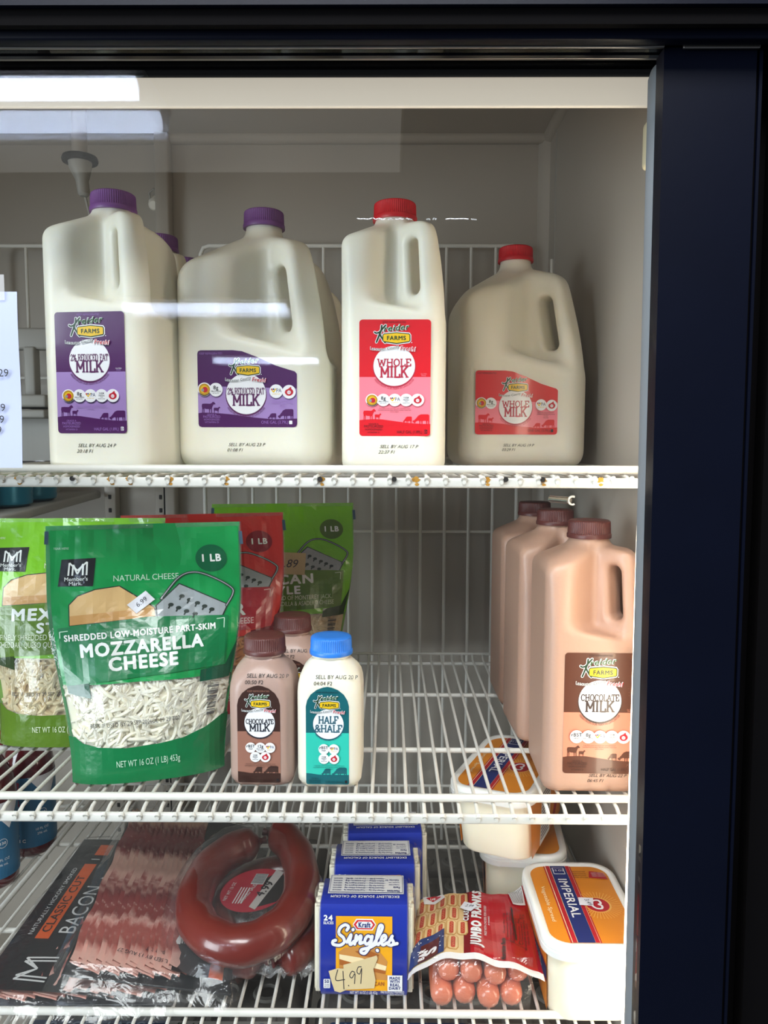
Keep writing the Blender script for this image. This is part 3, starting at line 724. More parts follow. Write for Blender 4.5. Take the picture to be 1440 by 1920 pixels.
def label_half(P, lines, roundels, fl):
    a = Art(); Wd, H = 920, 1565
    a.rect(0, 0, Wd, H, P['dark'], 0, r=44); a.rect(0, 768, Wd, 1400, P['light'], .5)
    hill = [(0, 1352), (60, 1342), (180, 1336), (300, 1340), (480, 1366), (640, 1388), (Wd, 1408), (Wd, 1420), (0, 1420)]
    a.poly(hill, P['dark'], 1)
    a.text('KEEP REFRIGERATED', 450, 48, -24, P['small'], 2, width=300)
    brand(a, 190, 70, 480); slogan(a, 440, 400, 600)
    product(a, 450, 620, 268, lines, P)
    around(a, 'FRESH FROM OUR FARM IN LANCASTER', 450, 620, 318, 26, P['arc'], 3, 610)
    a.text('GLUTEN', 830, 735, -16, I_white if fl == 'p' else P['light'], 2, width=80); a.text('FREE', 830, 757, -16, P['light'], 2, width=60)
    for i, kd in enumerate(roundels): roundel(a, kd, 165 + 147 * i, 1078, 84)
    fine(a, 455, 1198, 430, 3, P['small'])
    cow(a, COW, 50, 1342, 165, 148, P['dark'], 2); cow(a, COW, 200, 1340, 85, 84, P['dark'], 2)
    cow(a, GRAZE, 565, 1392, 115, 92, P['dark'], 2); cow(a, GRAZE, 690, 1402, 215, 132, P['dark'], 2)
    for i, (t, w) in enumerate((('GRADE A', 130), ('PASTEURIZED', 250), ('HOMOGENIZED', 225), ('VITAMIN D', 160))): a.text(t, 185, 1412 + 38 * i, -(22, 32, 26, 22)[i], P['small'], 3, width=w)
    a.text('HALF GAL (1.89L)', 650, 1528, -38, P['small'], 3, width=330); a.rect(840, 1480, 880, 1530, I_black if fl != 'p' else I_white, 3, r=8); a.text('D', 860, 1522, -30, P['dark'], 4, bold=.03)
    return a
def label_gallon(P, lines, fl):
    a = Art(); Wd, H = 1240, 945
    out = [(40, 0)] + [(440, 0), (560, 14), (760, 90), (980, 190), (1140, 240), (1215, 262), (1240, 290), (1240, H - 40), (1228, H - 10), (1200, H), (40, H), (10, H - 12), (0, H - 40), (0, 40), (10, 12)]
    a.poly(out, P['dark'], 0); a.poly([(0, 436), (Wd, 470), (Wd, 880), (0, 800)], P['light'], .5)
    a.poly([(0, 772), (60, 764), (200, 768), (400, 785), (700, 825), (950, 848), (Wd, 838), (Wd, 890), (0, 830)], P['dark'], 1)
    a.text('KEEP REFRIGERATED', 170, 52, -24, P['small'], 2, width=290)
    brand(a, 395, 100, 400); slogan(a, 610, 372, 520)
    product(a, 605, 535, 250, lines, P)
    around(a, 'FRESH FROM OUR FARM IN LANCASTER', 605, 535, 296, 24, P['arc'], 3, 560)
    for kd, x, y in (('farm', 88, 480), ('8g', 232, 484), ('PA', 985, 505), ('drop', 1145, 512)): roundel(a, kd, x, y, 84)
    fine(a, 1060, 625, 270, 4, P['small'], h=15, gap=26)
    cow(a, COW, 45, 768, 175, 140, P['dark'], 2); cow(a, COW, 195, 768, 85, 78, P['dark'], 2); cow(a, GRAZE, 875, 850, 105, 76, P['dark'], 2); cow(a, GRAZE, 1000, 848, 195, 125, P['dark'], 2)
    for i, (t, w) in enumerate((('GRADE A', 120), ('PASTEURIZED', 220), ('HOMOGENIZED', 200), ('VITAMIN D', 180))): a.text(t, 170, 798 + 32 * i, -(20, 28, 22, 20)[i], P['small'], 3, width=w)
    a.text('ONE GAL (3.79L)', 960, 902, -36, P['small'], 3, width=340); a.rect(1140, 864, 1180, 908, I_black if fl != 'p' else I_white, 3, r=8)
    return a
def label_small(P, lines, roundels, amt):
    a = Art(); Wd, H = 430, 1000
    out = [(Wd - 18, H), (18, H), (4, H - 6), (0, H - 22)] + [(0, 200), (14, 140), (50, 80), (110, 32), (170, 8), (215, 0), (260, 8), (320, 32), (380, 80), (416, 140), (Wd, 200)] + [(Wd, H - 22), (Wd - 4, H - 6)]
    a.poly(out, P['dark'], 0); a.rect(0, 470, Wd, 900, P['light'], .5)
    a.poly([(0, 884), (60, 890), (160, 905), (Wd, 922), (Wd, 930), (0, 930)], P['dark'], 1)
    a.text('KEEP REFRIGERATED', 215, 66, -17, P['small'] if amt else P['light'], 2, width=225)
    brand(a, 78, 88, 262); slogan(a, 222, 258, 350)
    product(a, 225, 380, 152, lines, P)
    around(a, 'FRESH FROM OUR FARM IN LANCASTER', 225, 380, 172, 15, P['arc'], 3, 310)
    r = 53
    pos = [(135, 632), (232, 632), (328, 632), (180, 728), (280, 728)] if len(roundels) == 5 else [(180, 632), (280, 632), (180, 730), (280, 730)]
    for kd, (x, y) in zip(roundels, pos): roundel(a, kd, x, y, r)
    fine(a, 232, 806, 320, 3, P['small'], h=10, gap=18)
    cow(a, GRAZE, 155, 912, 90, 76, P['dark'], 2); cow(a, GRAZE, 258, 918, 150, 92, P['dark'], 2)
    for i in range(3): a.text(('GRADE A', 'PASTEURIZED', 'HOMOGENIZED')[i], 85, 944 + 20 * i, -13, P['small'], 3, width=(70, 120, 120)[i])
    a.text('12 FL OZ (355mL)', 285, 984, -20, P['small'], 3, width=190); a.rect(388, 956, 412, 984, I_black, 3, r=4)
    return a
def lay_flat(x0, ztop, wm, units, y, kv=1):
    k = wm / units; return lambda u, v, h: (x0 + u * k, y - .0002 - h, ztop - v * k * kv)
def date(parent, l1, l2, x, z, h, y, slant=.35):
    a = Art(); rr = random.Random(l1)
    a.text(l1, 0, 0, h, M_ink, 1, align='l', sx=1.05, shear=slant); a.text(l2, -h * .5, -h * 1.75, h, M_ink, 1, align='l', sx=1.05, shear=slant)
    return a.build('date_print', parent, lambda u, v, hh: (x + u, (y(z + v) if callable(y) else y) - .00025 - hh, z + v))

def milk_body(me, m, t):
    o = newobj('body', me, t)
    if m is not None: o.material_slots[0].link = 'OBJECT'; o.material_slots[0].material = m
    return o
ZJ1 = WIRETOP(ZS1)
def jug(kind, label, cat, x, y, z, rz, cap, capz, group, m=None, art=None, lab=None, dt=None):
    t = thing('milk_jug', label, cat, (x, y, z), rz, group)
    milk_body(HALF if kind == 'half' else GALL, m, t)
    c = newobj('cap', CAP_BIG[cap], t); c.location = (0, 0, capz)
    if art: art.build('label', t, lab)
    if dt: date(t, *dt)
    return t
g_half, g_gal, g_ch = 'half gallon jugs on the top shelf', 'gallon jugs on the top shelf', 'chocolate milk jugs'
T_red = [('2% REDUCED FAT', .02, .30, .93, .16), ('MILK', .56, .52, .68, 0)]
T_whole = [('WHOLE', .0, .34, .82, .10), ('MILK', .56, .52, .68, 0)]
T_choc = [('CHOCOLATE', -.02, .30, .90, .10), ('MILK', .50, .50, .68, 0)]
Aph = label_half(PAL['purple'], T_red, ['farm', '8g', 'PA', 'fresh', 'drop'], 'p')
Y_H, Y_G = -.047, -.072
KH = .0650
# purple half gallons, one row front to back
yA = .707; xA = -.248
jug('half', 'half gallon jug of reduced fat milk with purple label and cap, frontmost at the left', 'milk jug', xA, yA, ZJ1, R_(-6), 'purple', .2295, g_half, art=Aph, lab=lay_flat(-.0330, .1355, KH - .003, 920, Y_H, .97), dt=('SELL BY AUG 24 P', '20:18 F1', -.0155, .0215, .0028, Y_H))
for i, (px, yy, s) in enumerate(((305, .848, 'purple capped half gallon jug directly behind the frontmost purple half gallon'), (350, .950, 'purple capped half gallon jug, rearmost of its row, only its cap showing'))):
    p = at(px, 470, yy); jug('half', s, 'milk jug', -.249, yy, ZJ1, R_(-4 - 2 * i), 'purple', .2295, g_half)
# purple gallons
xG = -.125
Apg = label_gallon(PAL['purple'], T_red, 'p')
jug('gal', 'gallon jug of reduced fat milk with wide purple label, second from the left', 'milk jug', xG, .780, ZJ1, R_(-3), 'purple', .2355, g_gal, art=Apg, lab=lay_flat(-.0475, .1095, .0915, 1240, Y_G), dt=('SELL BY AUG 23 P', '01:08 F1', -.020, .0225, .0028, Y_G))
jug('gal', 'unlabelled side of the gallon jug directly behind the purple gallon', 'milk jug', xG + .006, .930, ZJ1, R_(-4), 'purple', .2355, g_gal)
jug('gal', 'gallon jug rearmost behind the purple gallon, only a sliver of its side showing', 'milk jug', xG + .010, 1.080, ZJ1, R_(2), 'purple', .2355, g_gal)
# whole milk
Arh = label_half(PAL['red'], T_whole, ['farm', '8g', 'PA', 'fresh', 'drop'], 'r')
xW = at(740, 600, .734).x
jug('half', 'half gallon jug of whole milk with tall red label and red cap', 'milk jug', xW, .734, ZJ1, R_(-1), 'red', .2295, g_half, art=Arh, lab=lay_flat(-.0305, .1335, KH - .002, 920, Y_H, .95), dt=('SELL BY AUG 17 P', '22:37 F1', -.0125, .0210, .0028, Y_H))
Arg = label_gallon(PAL['red'], T_whole, 'r')
xR = at(965, 600, .918).x
jug('gal', 'gallon jug of whole milk with wide red label and red cap at the right', 'milk jug', xR, .918, ZJ1, R_(3), 'red', .2355, g_gal, art=Arg, lab=lay_flat(-.0570, .1045, .0905, 1240, Y_G), dt=('SELL BY AUG 19 P', '03:29 F1', -.026, .0225, .0028, Y_G))
# ------------------------------------------------------------------ chocolate half gallons
ZJ2 = WIRETOP(ZS2)
Ach = label_half(PAL['choc'], T_choc, ['rBST', '8g', 'PA', 'fresh', 'drop'], 'r')
xC = at(1102, 975, .728).x
for i, (xx, yy, lb) in enumerate(((xC, .722, 'half gallon jug of chocolate milk with brown label, frontmost at the right end'), (.1815, .842, 'brown capped half gallon jug of chocolate milk, middle of its row'), (.1800, .955, 'brown capped half gallon jug of chocolate milk, rearmost of its row'))):
    jug('half', lb, 'milk jug', xx, yy, ZJ2, R_((-1, 3, 1)[i]), 'brown', .2295, g_ch, m=M_choc, art=Ach if i == 0 else None, lab=lay_flat(-.0300, .1310, .0655, 920, Y_H), dt=('SELL BY AUG 22 P', '06:45 F1', -.0065, .0165, .0028, Y_H) if i == 0 else None)

# ------------------------------------------------------------------ small bottles
def bottle_mesh():
    b = MB(); a = .0298
    R = []
    for z, k, r in ((0, .84, .010), (.0015, .90, .011), (.006, .985, .012), (.012, 1, .0125), (.055, 1, .0125), (.088, 1, .0125), (.095, .985, .0135), (.102, .94, .016), (.108, .85, .019), (.112, .74, .0195), (.1145, .66, .0190)):
        R.append(rring(a * k, a * k, min(r, a * k), z, 12))
    n = len(R[0])
    def crc(rad, z): return [(rad * math.cos(math.atan2(p[1], p[0])), rad * math.sin(math.atan2(p[1], p[0])), z) for p in R[0]]
    R += [crc(.0186, .1165), crc(.0182, .1175), crc(.0198, .1185), crc(.0198, .1200), crc(.0182, .1210), crc(.0180, .128)]
    b.loft(R, M_milk); o = b.build('body', None, sharp=60); me = o.data; bpy.data.objects.remove(o); return me
BOT = bottle_mesh()
CAP_SM = {k: cap_mesh(.0196, .0165, CAPS[k], 60) for k in ('brown', 'blue')}
def small(label, x, y, rz, cap, m, art, dt, group=None):
    t = thing('milk_bottle', label, 'milk bottle', (x, y, ZJ2), rz, group)
    milk_body(BOT, m, t); c = newobj('cap', CAP_SM[cap], t); c.location = (0, 0, .1200)
    if art: art.build('label', t, lay_flat(-.0207, .0962, .0395, 430, -.0298))
    date(t, dt[0], dt[1], -.0120, .1030, .0032, lambda z: -.0298 * float(np.interp(z, [.088, .095, .102, .108, .112, .1145], [1, .985, .94, .85, .74, .66])) - .0003, .1)
    return t
M_choc2 = mat('dark_chocolate_milk_in_plastic', 'b29488', .36, sss=.2, sssr=.008, bump=.05, bscale=260)
Acs = label_small(PAL['cocoa'], [('CHOCOLATE', .06, .30, .92, .08), ('MILK', .56, .46, .68, 0)], ['rBST', '12g', 'PA', 'fresh', 'drop'], False)
Ahh = label_small(PAL['teal'], [('HALF', -.06, .46, .66, 0), ('&HALF', .52, .46, .92, 0)], ['rBST', 'PA', 'fresh', 'drop'], True)
g_s = 'small chocolate milk bottles'
small('small chocolate milk bottle with brown cap and label, in front of the cheese bags', at(496, 1200, .715).x, .716, R_(-1), 'brown', M_choc2, Acs, ('SELL BY AUG 20 P', '00:50 F2'), g_s)
small('small chocolate milk bottle with brown cap half hidden behind the two small bottles', at(548, 1170, .80).x, .802, R_(4), 'brown', M_choc2, Acs, ('SELL BY AUG 19 P', '00:37 F2'), g_s)
small('small half and half bottle with bright blue cap and teal label', at(621, 1200, .713).x, .713, R_(-1), 'blue', None, Ahh, ('SELL BY AUG 20 P', '04:04 F2'))

# ------------------------------------------------------------------ cheese pouches
FILM = clear_mat('pouch_film', (1, 1, 1), .06, .10, haze=.06, bump=.5, bscale=55)
def film(name, c): return mat(name, c, .26, coat=.4, bump=.6, bscale=42)
M_shred = mat('white_cheese', 'f7f0d8', .5, sss=.3, sssr=.005, var=.05, vscale=90)
M_shredO = mat('orange_cheese', 'd98a3c', .5, sss=.2, sssr=.004, var=.1, vscale=90)
M_shredY = mat('mixed_cheese', 'ecd9ae', .5, sss=.2, sssr=.004, var=.5, vscale=70, vcol='e0a648')
B_black = film('pouch_black', '1d1c20'); B_white = mat('pouch_white', 'e9ece8', .3, coat=.3); B_ch = film('pouch_cheese_tan', 'c9975a'); B_ch2 = film('pouch_cheese_light', 'dcb57c')
B_steel = film('pouch_steel', '9aa0a3'); B_line = film('pouch_line', '26302a'); B_tab = mat('pouch_tab', '3b5568', .4, var=.1); B_stk = mat('price_sticker', 'e6e6ee', .6, var=.03); B_pen = mat('pen_ink', '33333c', .6, var=.1)
BP = {
 'green': (film('pouch_green', '12934a'), film('pouch_deep_green', '0b7440'), film('pouch_dark_green', '084d34'), film('pouch_text_green', 'bfe3c9'), film('pouch_disc_green', '0a5e3a')),
 'lime': (film('pouch_lime', '7cc41a'), film('pouch_moss', '5a7d16'), film('pouch_dark_moss', '2c4412'), film('pouch_text_lime', 'dfe9c4'), film('pouch_disc_moss', '55701c')),
 'red': (film('pouch_red', 'd8352c'), film('pouch_crimson', 'b01f2c'), film('pouch_dark_red', '6e1220'), film('pouch_text_red', 'f0c8c4'), film('pouch_disc_red', '8e1a24')),
}
def bag_art(pal, l1, title, subs, wt='NET WT 16 OZ (1 LB) 453g', sticker=True):
    base, band, dark, tcol, disc = BP[pal]; a = Art(.00022)
    L = lambda y: 322 + (y - 170) * .052
    R = lambda y: 1398 - (y - 170) * .066
    P = [(L(y) + 22, y) for y in range(200, 1141, 94)] + [(R(y) - 10, y) for y in range(1140, 199, -94)]
    a.poly(P, base, 0)
    a.poly([(L(180) - 8, 172), (R(180) + 8, 172), (R(200) + 6, 200), (L(200) - 6, 200)], FILM, 0)
    a.poly([(L(200) - 6, 200), (L(200) + 22, 200), (L(1140) + 22, 1140), (L(1140) - 6, 1140)], FILM, 0); a.poly([(R(200) - 10, 200), (R(200) + 6, 200), (R(1140) + 6, 1140), (R(1140) - 10, 1140)], FILM, 0)
    low = [(430, 1455), (470, 1490), (560, 1512), (720, 1522), (900, 1514), (1050, 1494), (1180, 1450), (1280, 1392)]
    a.poly([(L(1140) - 6, 1140), (R(1140) + 6, 1140), (R(1392) + 6, 1392)] + low[::-1] + [(L(1455) - 6, 1455)], FILM, 0)
    a.poly([(L(1455) - 6, 1455)] + low + [(R(1392) + 6, 1392), (R(1735) + 6, 1735), (L(1735) - 6, 1735)], band, 0)
    # tear line, logo block
    a.text('TEAR HERE', 410, 320, -13, tcol, 1, width=80)
    a.poly([(414, 382), (592, 378), (580, 552), (400, 546)], B_black, 2)
    for dx in (0, 20):
        a.stroke([(452 + dx, 482), (456 + dx, 404 + dx * .6), (498, 452 + dx * 1.1)], 9, B_white, 3, dots=False); a.stroke([(546 - dx, 482), (548 - dx, 400 + dx * .6), (498, 452 + dx * 1.1)], 9, B_white, 3, dots=False)
    a.text("Member's", 492, 516, -24, B_white, 3, width=124); a.text('Mark.', 490, 542, -22, B_white, 3, width=72)
    a.text('NATURAL CHEESE', 856, 528, -36, tcol, 2, width=350)
    a.disc(1215, 404, 88, disc, 2); a.text('1 LB', 1214, 424, -44, B_white, 3, bold=.035, width=118)
    # cheese wedge, grater
    a.poly([(456, 790), (456, 660), (500, 606), (590, 570), (716, 555), (900, 700), (905, 760)], B_line, 1); a.poly([(461, 786), (461, 663), (503, 612), (592, 576), (714, 561), (893, 703), (899, 755)], B_ch2, 2); a.poly([(461, 786), (461, 730), (720, 712), (893, 703), (899, 755)], B_ch, 3)
    a.poly([(900, 690), (1030, 556), (1292, 704), (1262, 775), (905, 770)], B_line, 3); a.poly([(907, 692), (1032, 564), (1284, 706), (1256, 770), (911, 765)], B_steel, 4)
    a.stroke([(p.x, p.y) for p in catmull([(930, 650, 0), (1030, 520, 0), (1120, 490, 0), (1220, 530, 0), (1310, 596, 0), (1318, 640, 0), (1280, 712, 0)], 6)], 15, B_line, 5)
    a.stroke([(p.x, p.y) for p in catmull([(930, 650, 0), (1030, 520, 0), (1120, 490, 0), (1220, 530, 0), (1310, 596, 0), (1318, 640, 0), (1280, 712, 0)], 6)], 6, B_steel, 6)
    for (x, y) in ((1042, 640), (1082, 665), (1124, 688), (1162, 710), (1200, 732), (982, 690), (1022, 712), (1064, 735), (1110, 755)):
        a.disc(x, y, 15, B_line, 5, ry=12, n=12); a.stroke([(x - 4, y + 2), (x - 12, y + 20)], 9, B_line, 5)
    # band
    a.poly([(398, 800), (860, 756), (1290, 772), (1282, 1080), (900, 1105), (540, 1130), (416, 1146)], band, 5)
    a.poly([(416, 1146), (540, 1130), (545, 1222), (420, 1190)], dark, 2); a.poly([(1282, 1080), (1345, 930), (1310, 1160), (1140, 1172), (1142, 1100)], dark, 2)
    a.stroke([(408, 860), (408, 822), (450, 818)], 5, tcol, 6, dots=False); a.stroke([(1226, 792), (1268, 788), (1266, 850)], 5, tcol, 6, dots=False)
    if l1: a.text(l1, 826, 866, -36, B_white, 7, bold=.03, width=795, rot=-2)
    for (t, x, y, h, w) in title: a.text(t, x, y, -h, B_white, 7, bold=.038, width=w, rot=-2)
    for (t, x, y, h, w) in subs: a.text(t, x, y, -h, tcol, 7, width=w, rot=-1)
    a.text('BEST IF USED BY 29 SEP 2026DL 09 29 T02', 778, 1386, -24, B_pen, 6, width=505, rot=-1.5)
    for k in range(24):
        y = 1190 + k * 8.2
        if k % 5 != 3: a.rect(1186, y, 1254 - (y - 1190) * .12, y + (3 + (k * 7) % 4), B_pen, 6)
    a.text(wt, 845, 1632, -38, tcol, 6, width=370, rot=-1)
    a.rect(L(240) - 4, 205, L(240) + 16, 285, B_tab, 1); a.rect(R(270) - 6, 235, R(270) + 14, 320, B_tab, 1)
    return a
def pouch(label, pal, art, loc, rz, tilt, W_, H, T, cheese, group, sticker=None, seed=1, window_strands=260):
    t = thing('cheese_bag', label, 'bag of cheese', loc, group=group, rot=(R_(-tilt), 0, rz))
    def hw(v): q = min(1, v / .75); return W_ / 2 * (.76 + .24 * q * q * (3 - 2 * q))
    def thick(u, v):
        q = max(0, min(1, (v - .18) / .62)); pr = 1 - q * q * (3 - 2 * q)
        pr *= .80 + .20 * min(1, v / .2)
        e = max(0, 1 - abs(u) ** 2.6) ** .7
        return T * pr * e + .0008
    def wr(u, v, s):
        p = Vector((u * 2.2 + seed * 3.1, v * 3.2, s)); e = max(0, 1 - abs(u) ** 4)
        return (mnoise.noise(p) * .0045 + abs(mnoise.noise(p * 2.3)) * .0022) * (.35 + .65 * min(1, v * 4)) * (.4 + e * .6) * min(1, max(0, v) * 8 + .1)
    def front(u, v, h=0, s=1.0):
        return (u * hw(v), -thick(u, v) * s + wr(u, v, 1.7) - h, v * H)
    def afn(x, y, h):
        Lx = 322 + (y - 170) * .052; Rx = 1398 - (y - 170) * .066
        return front(2 * (x - Lx) / (Rx - Lx) - 1, 1 - (y - 172) / 1563, h)
    art.build('front_film', t, afn, cell=34)
    b = MB(); m = BP[pal][0]
    b.grid(20, 26, lambda p, q: ((2 * p - 1) * hw(q), thick(2 * p - 1, q) * .9 + wr(2 * p - 1, q, 9.2) + .0006, q * H), m, flip=True)
    b.grid(20, 5, lambda p, q: ((2 * p - 1) * hw(0), (-thick(2 * p - 1, 0) + wr(2 * p - 1, 0, 1.7)) * (1 - q) + (thick(2 * p - 1, 0) * .9 + wr(2 * p - 1, 0, 9.2) + .0006) * q, .004 * math.sin(q * math.pi)), BP[pal][1])
    b.build('back_film', t)
    # the shreds
    rr = random.Random(seed); b = MB()
    b.grid(22, 16, lambda p, q: (lambda u, v: (u * hw(v) * .97, front(u, v, 0, .86)[1] + .004, v * H))(2 * p - 1, .06 + .42 * q), cheese)
    for k in range(window_strands):
        u = rr.uniform(-.9, .9); v = rr.uniform(.125, .41); a0 = rr.gauss(.9, .8); ln = rr.uniform(.012, .032); dep = rr.uniform(.0006, .0035); cv = rr.uniform(-.5, .5); P = []
        for i in range(6):
            s = (i / 5 - .5) * ln; an = a0 + cv * (i / 5 - .5) * 2
            uu = max(-.95, min(.95, u + s * math.cos(an) / hw(v))); vv = max(.11, min(.44, v + s * math.sin(an) / H)); q = front(uu, vv); P.append((q[0], q[1] + dep + .0034 + .0012 * math.sin(i * 1.3 + k), q[2]))
        b.tube(P, [.0012, .0020, .0022, .0022, .0020, .0011], cheese, 5)
    o = b.build('shredded_cheese', t); o['kind'] = 'stuff'
    if sticker:
        txt, x, y, w, h, rot, m = sticker; a = Art(.0002); a.rect(-w / 2, -h / 2, w / 2, h / 2, m, 9); a.text(txt, 0, h * .18, -h * .36, B_pen, 10, width=w * .55, shear=.2)
        ca, sa = math.cos(R_(rot)), math.sin(R_(rot)); a.build('price_sticker', t, lambda u, v, hh: afn(x + u * ca - v * sa, y + u * sa + v * ca, hh), 'small handwritten price sticker', cell=20)
    return t
g_b = 'bags of shredded cheese'
A_moz = bag_art('green', 'SHREDDED LOW-MOISTURE PART-SKIM', [('MOZZARELLA', 832, 966, 74, 655), ('CHEESE', 838, 1058, 74, 375)], [])
mex = [('MEXICAN', 800, 880, 76, 560), ('STYLE', 830, 966, 64, 300)]
msub = [('FINELY SHREDDED BLEND OF MONTEREY JACK,', 830, 1016, 36, 760), ('CHEDDAR, QUESO QUESADILLA & ASADERO CHEESE', 830, 1066, 36, 790)]
A_mex = bag_art('lime', None, mex, msub)
A_ched = bag_art('red', None, [('SHARP', 840, 870, 60, 330), ('CHEDDAR', 800, 985, 84, 620)], [('SHREDDED CHEDDAR CHEESE', 840, 1050, 46, 640)])
pouch('green bag of shredded mozzarella with a price sticker, front of the bags', 'green', A_moz, (-.229, .712, ZJ2 + .001), R_(16), 8, .181, .2400, .030, M_shred, g_b, ('6.99', 826, 664, 128, 74, -40, B_stk), 1, 300)
pouch('lime green bag of shredded cheese cut by the left edge of the photo', 'lime', A_mex, (-.338, .790, ZJ2 + .001), R_(3), 9, .190, .2380, .030, M_shredY, g_b, None, 2, 240)
pouch('red bag of shredded cheddar standing behind the green mozzarella bag', 'red', A_ched, (-.214, .885, ZJ2 + .001), R_(16), 6, .188, .2340, .028, M_shredO, g_b, None, 3, 160)
pouch('lime green bag of shredded cheese standing rearmost behind the red bag', 'lime', A_mex, (-.140, 1.010, ZJ2 + .001), R_(9), 4, .188, .2370, .028, M_shredY, g_b, ('2.89', 880, 700, 260, 190, 4, mat('kraft_note', 'c9b48a', .7, var=.1)), 4, 140)

# ------------------------------------------------------------------ cans and juice bottles of the left section
M_can = mat('teal_can', '1c7f9c', .3, metal=.3, var=.3, vscale=60); M_can2 = mat('orange_print', 'c2622d', .4, var=.2)
for i, (cx, cy) in enumerate(((-.497, .90), (-.487, .967), (-.485, 1.033))):
    zc0 = 1.3135 + (cy - .76) * math.tan(R_(2.3)); t = thing('drink_can', ('teal drink can nearest on the grey solid shelf at left', 'teal drink can in the middle of the three at left', 'teal drink can rearmost on the grey solid shelf at left')[i], 'can', (cx, cy, zc0), group='teal cans on the solid shelf')
    b = MB(); rg = [cring(.026, .001, 36), cring(.032, .004, 36)] + [cring(.0325 + (.0006 if k % 2 else 0), .006 + k * .0032, 36) for k in range(9)] + [cring(.0325, .046, 36), cring(.030, .051, 36)]
    b.loft(rg, M_can); b.build('body', t)
    b = MB(); b.loft([cring(.0329, .034, 36), cring(.0329, .044, 36)], M_can2, False, False); b.build('print_band', t)
    b = MB(); b.loft([cring(.030, .051, 36), cring(.0312, .0535, 36), cring(.028, .0535, 36), cring(.0275, .051, 36)], M_alu); b.build('lid', t)
M_juice = mat('red_juice', '5a1018', .12, coat=.6, var=.2); M_jlab = mat('blue_wrap_label', '2f6f96', .4, var=.15); M_pom = mat('berry_print', '9c2440', .4, var=.2)
zj = .863
for i, (cx, cy) in enumerate(((-.478, .985), (-.490, .905))):
    t = thing('juice_bottle', ('dark red juice bottle with blue berry label at the left edge, farther back', 'dark red juice bottle with blue berry label at the left edge, nearer the viewer')[i], 'juice bottle', (cx, cy, zj), group='red juice bottles of the left section')
    b = MB(); b.loft([cring(.026, 0, 32), cring(.030, .004, 32), cring(.031, .010, 32), cring(.031, .115, 32), cring(.028, .135, 32), cring(.016, .158, 32), cring(.0155, .172, 32)], M_juice); b.build('body', t)
    b = MB(); b.loft([cring(.0175, .166, 32), cring(.0175, .186, 32), cring(.015, .188, 32)], CAPS['red']); b.build('cap', t)
    a = Art(); a.rect(-.06, .014, .06, .108, M_jlab, 0)
    rr = random.Random(5 + i)
    for k in range(46): a.disc(-.058 + rr.random() * .046, .048 + rr.random() * .054, .0022 + rr.random() * .0012, M_pom, 1 + k % 3, n=8)
    a.rect(.012, .052, .022, .066, M_jlab, 2, r=.002); a.ring(.017, .058, .0052, .0058, I_white, 3, n=14); a.text('130', .017, .0565, .0032, I_white, 3, bold=.03); a.text('10 FL OZ', .016, .036, .003, I_white, 2); a.text('296 mL', .016, .030, .003, I_white, 2)
    a.text('100%', -.022, .030, .006, I_white, 2, bold=.03); a.text('VITAMIN C', -.020, .022, .004, I_white, 2, bold=.03); a.poly([(.000, .108), (.026, .074), (.044, .108)], I_white, 1)
    a.build('label', t, lambda u, v, h: ((.0313 + h) * math.sin(u / .031 + .35), -(.0313 + h) * math.cos(u / .031 + .35), v), cell=.004)
# ------------------------------------------------------------------ lowest visible shelf
ZJ3 = WIRETOP(ZS3)
WRAP = clear_mat('shrink_wrap', (1, 1, 1), .045, .13, haze=.025, bump=.4, bscale=40)
WRAP2 = clear_mat('crumpled_wrap', (1, 1, 1),   .10, .10, haze=.2, bump=1.0, bscale=90)

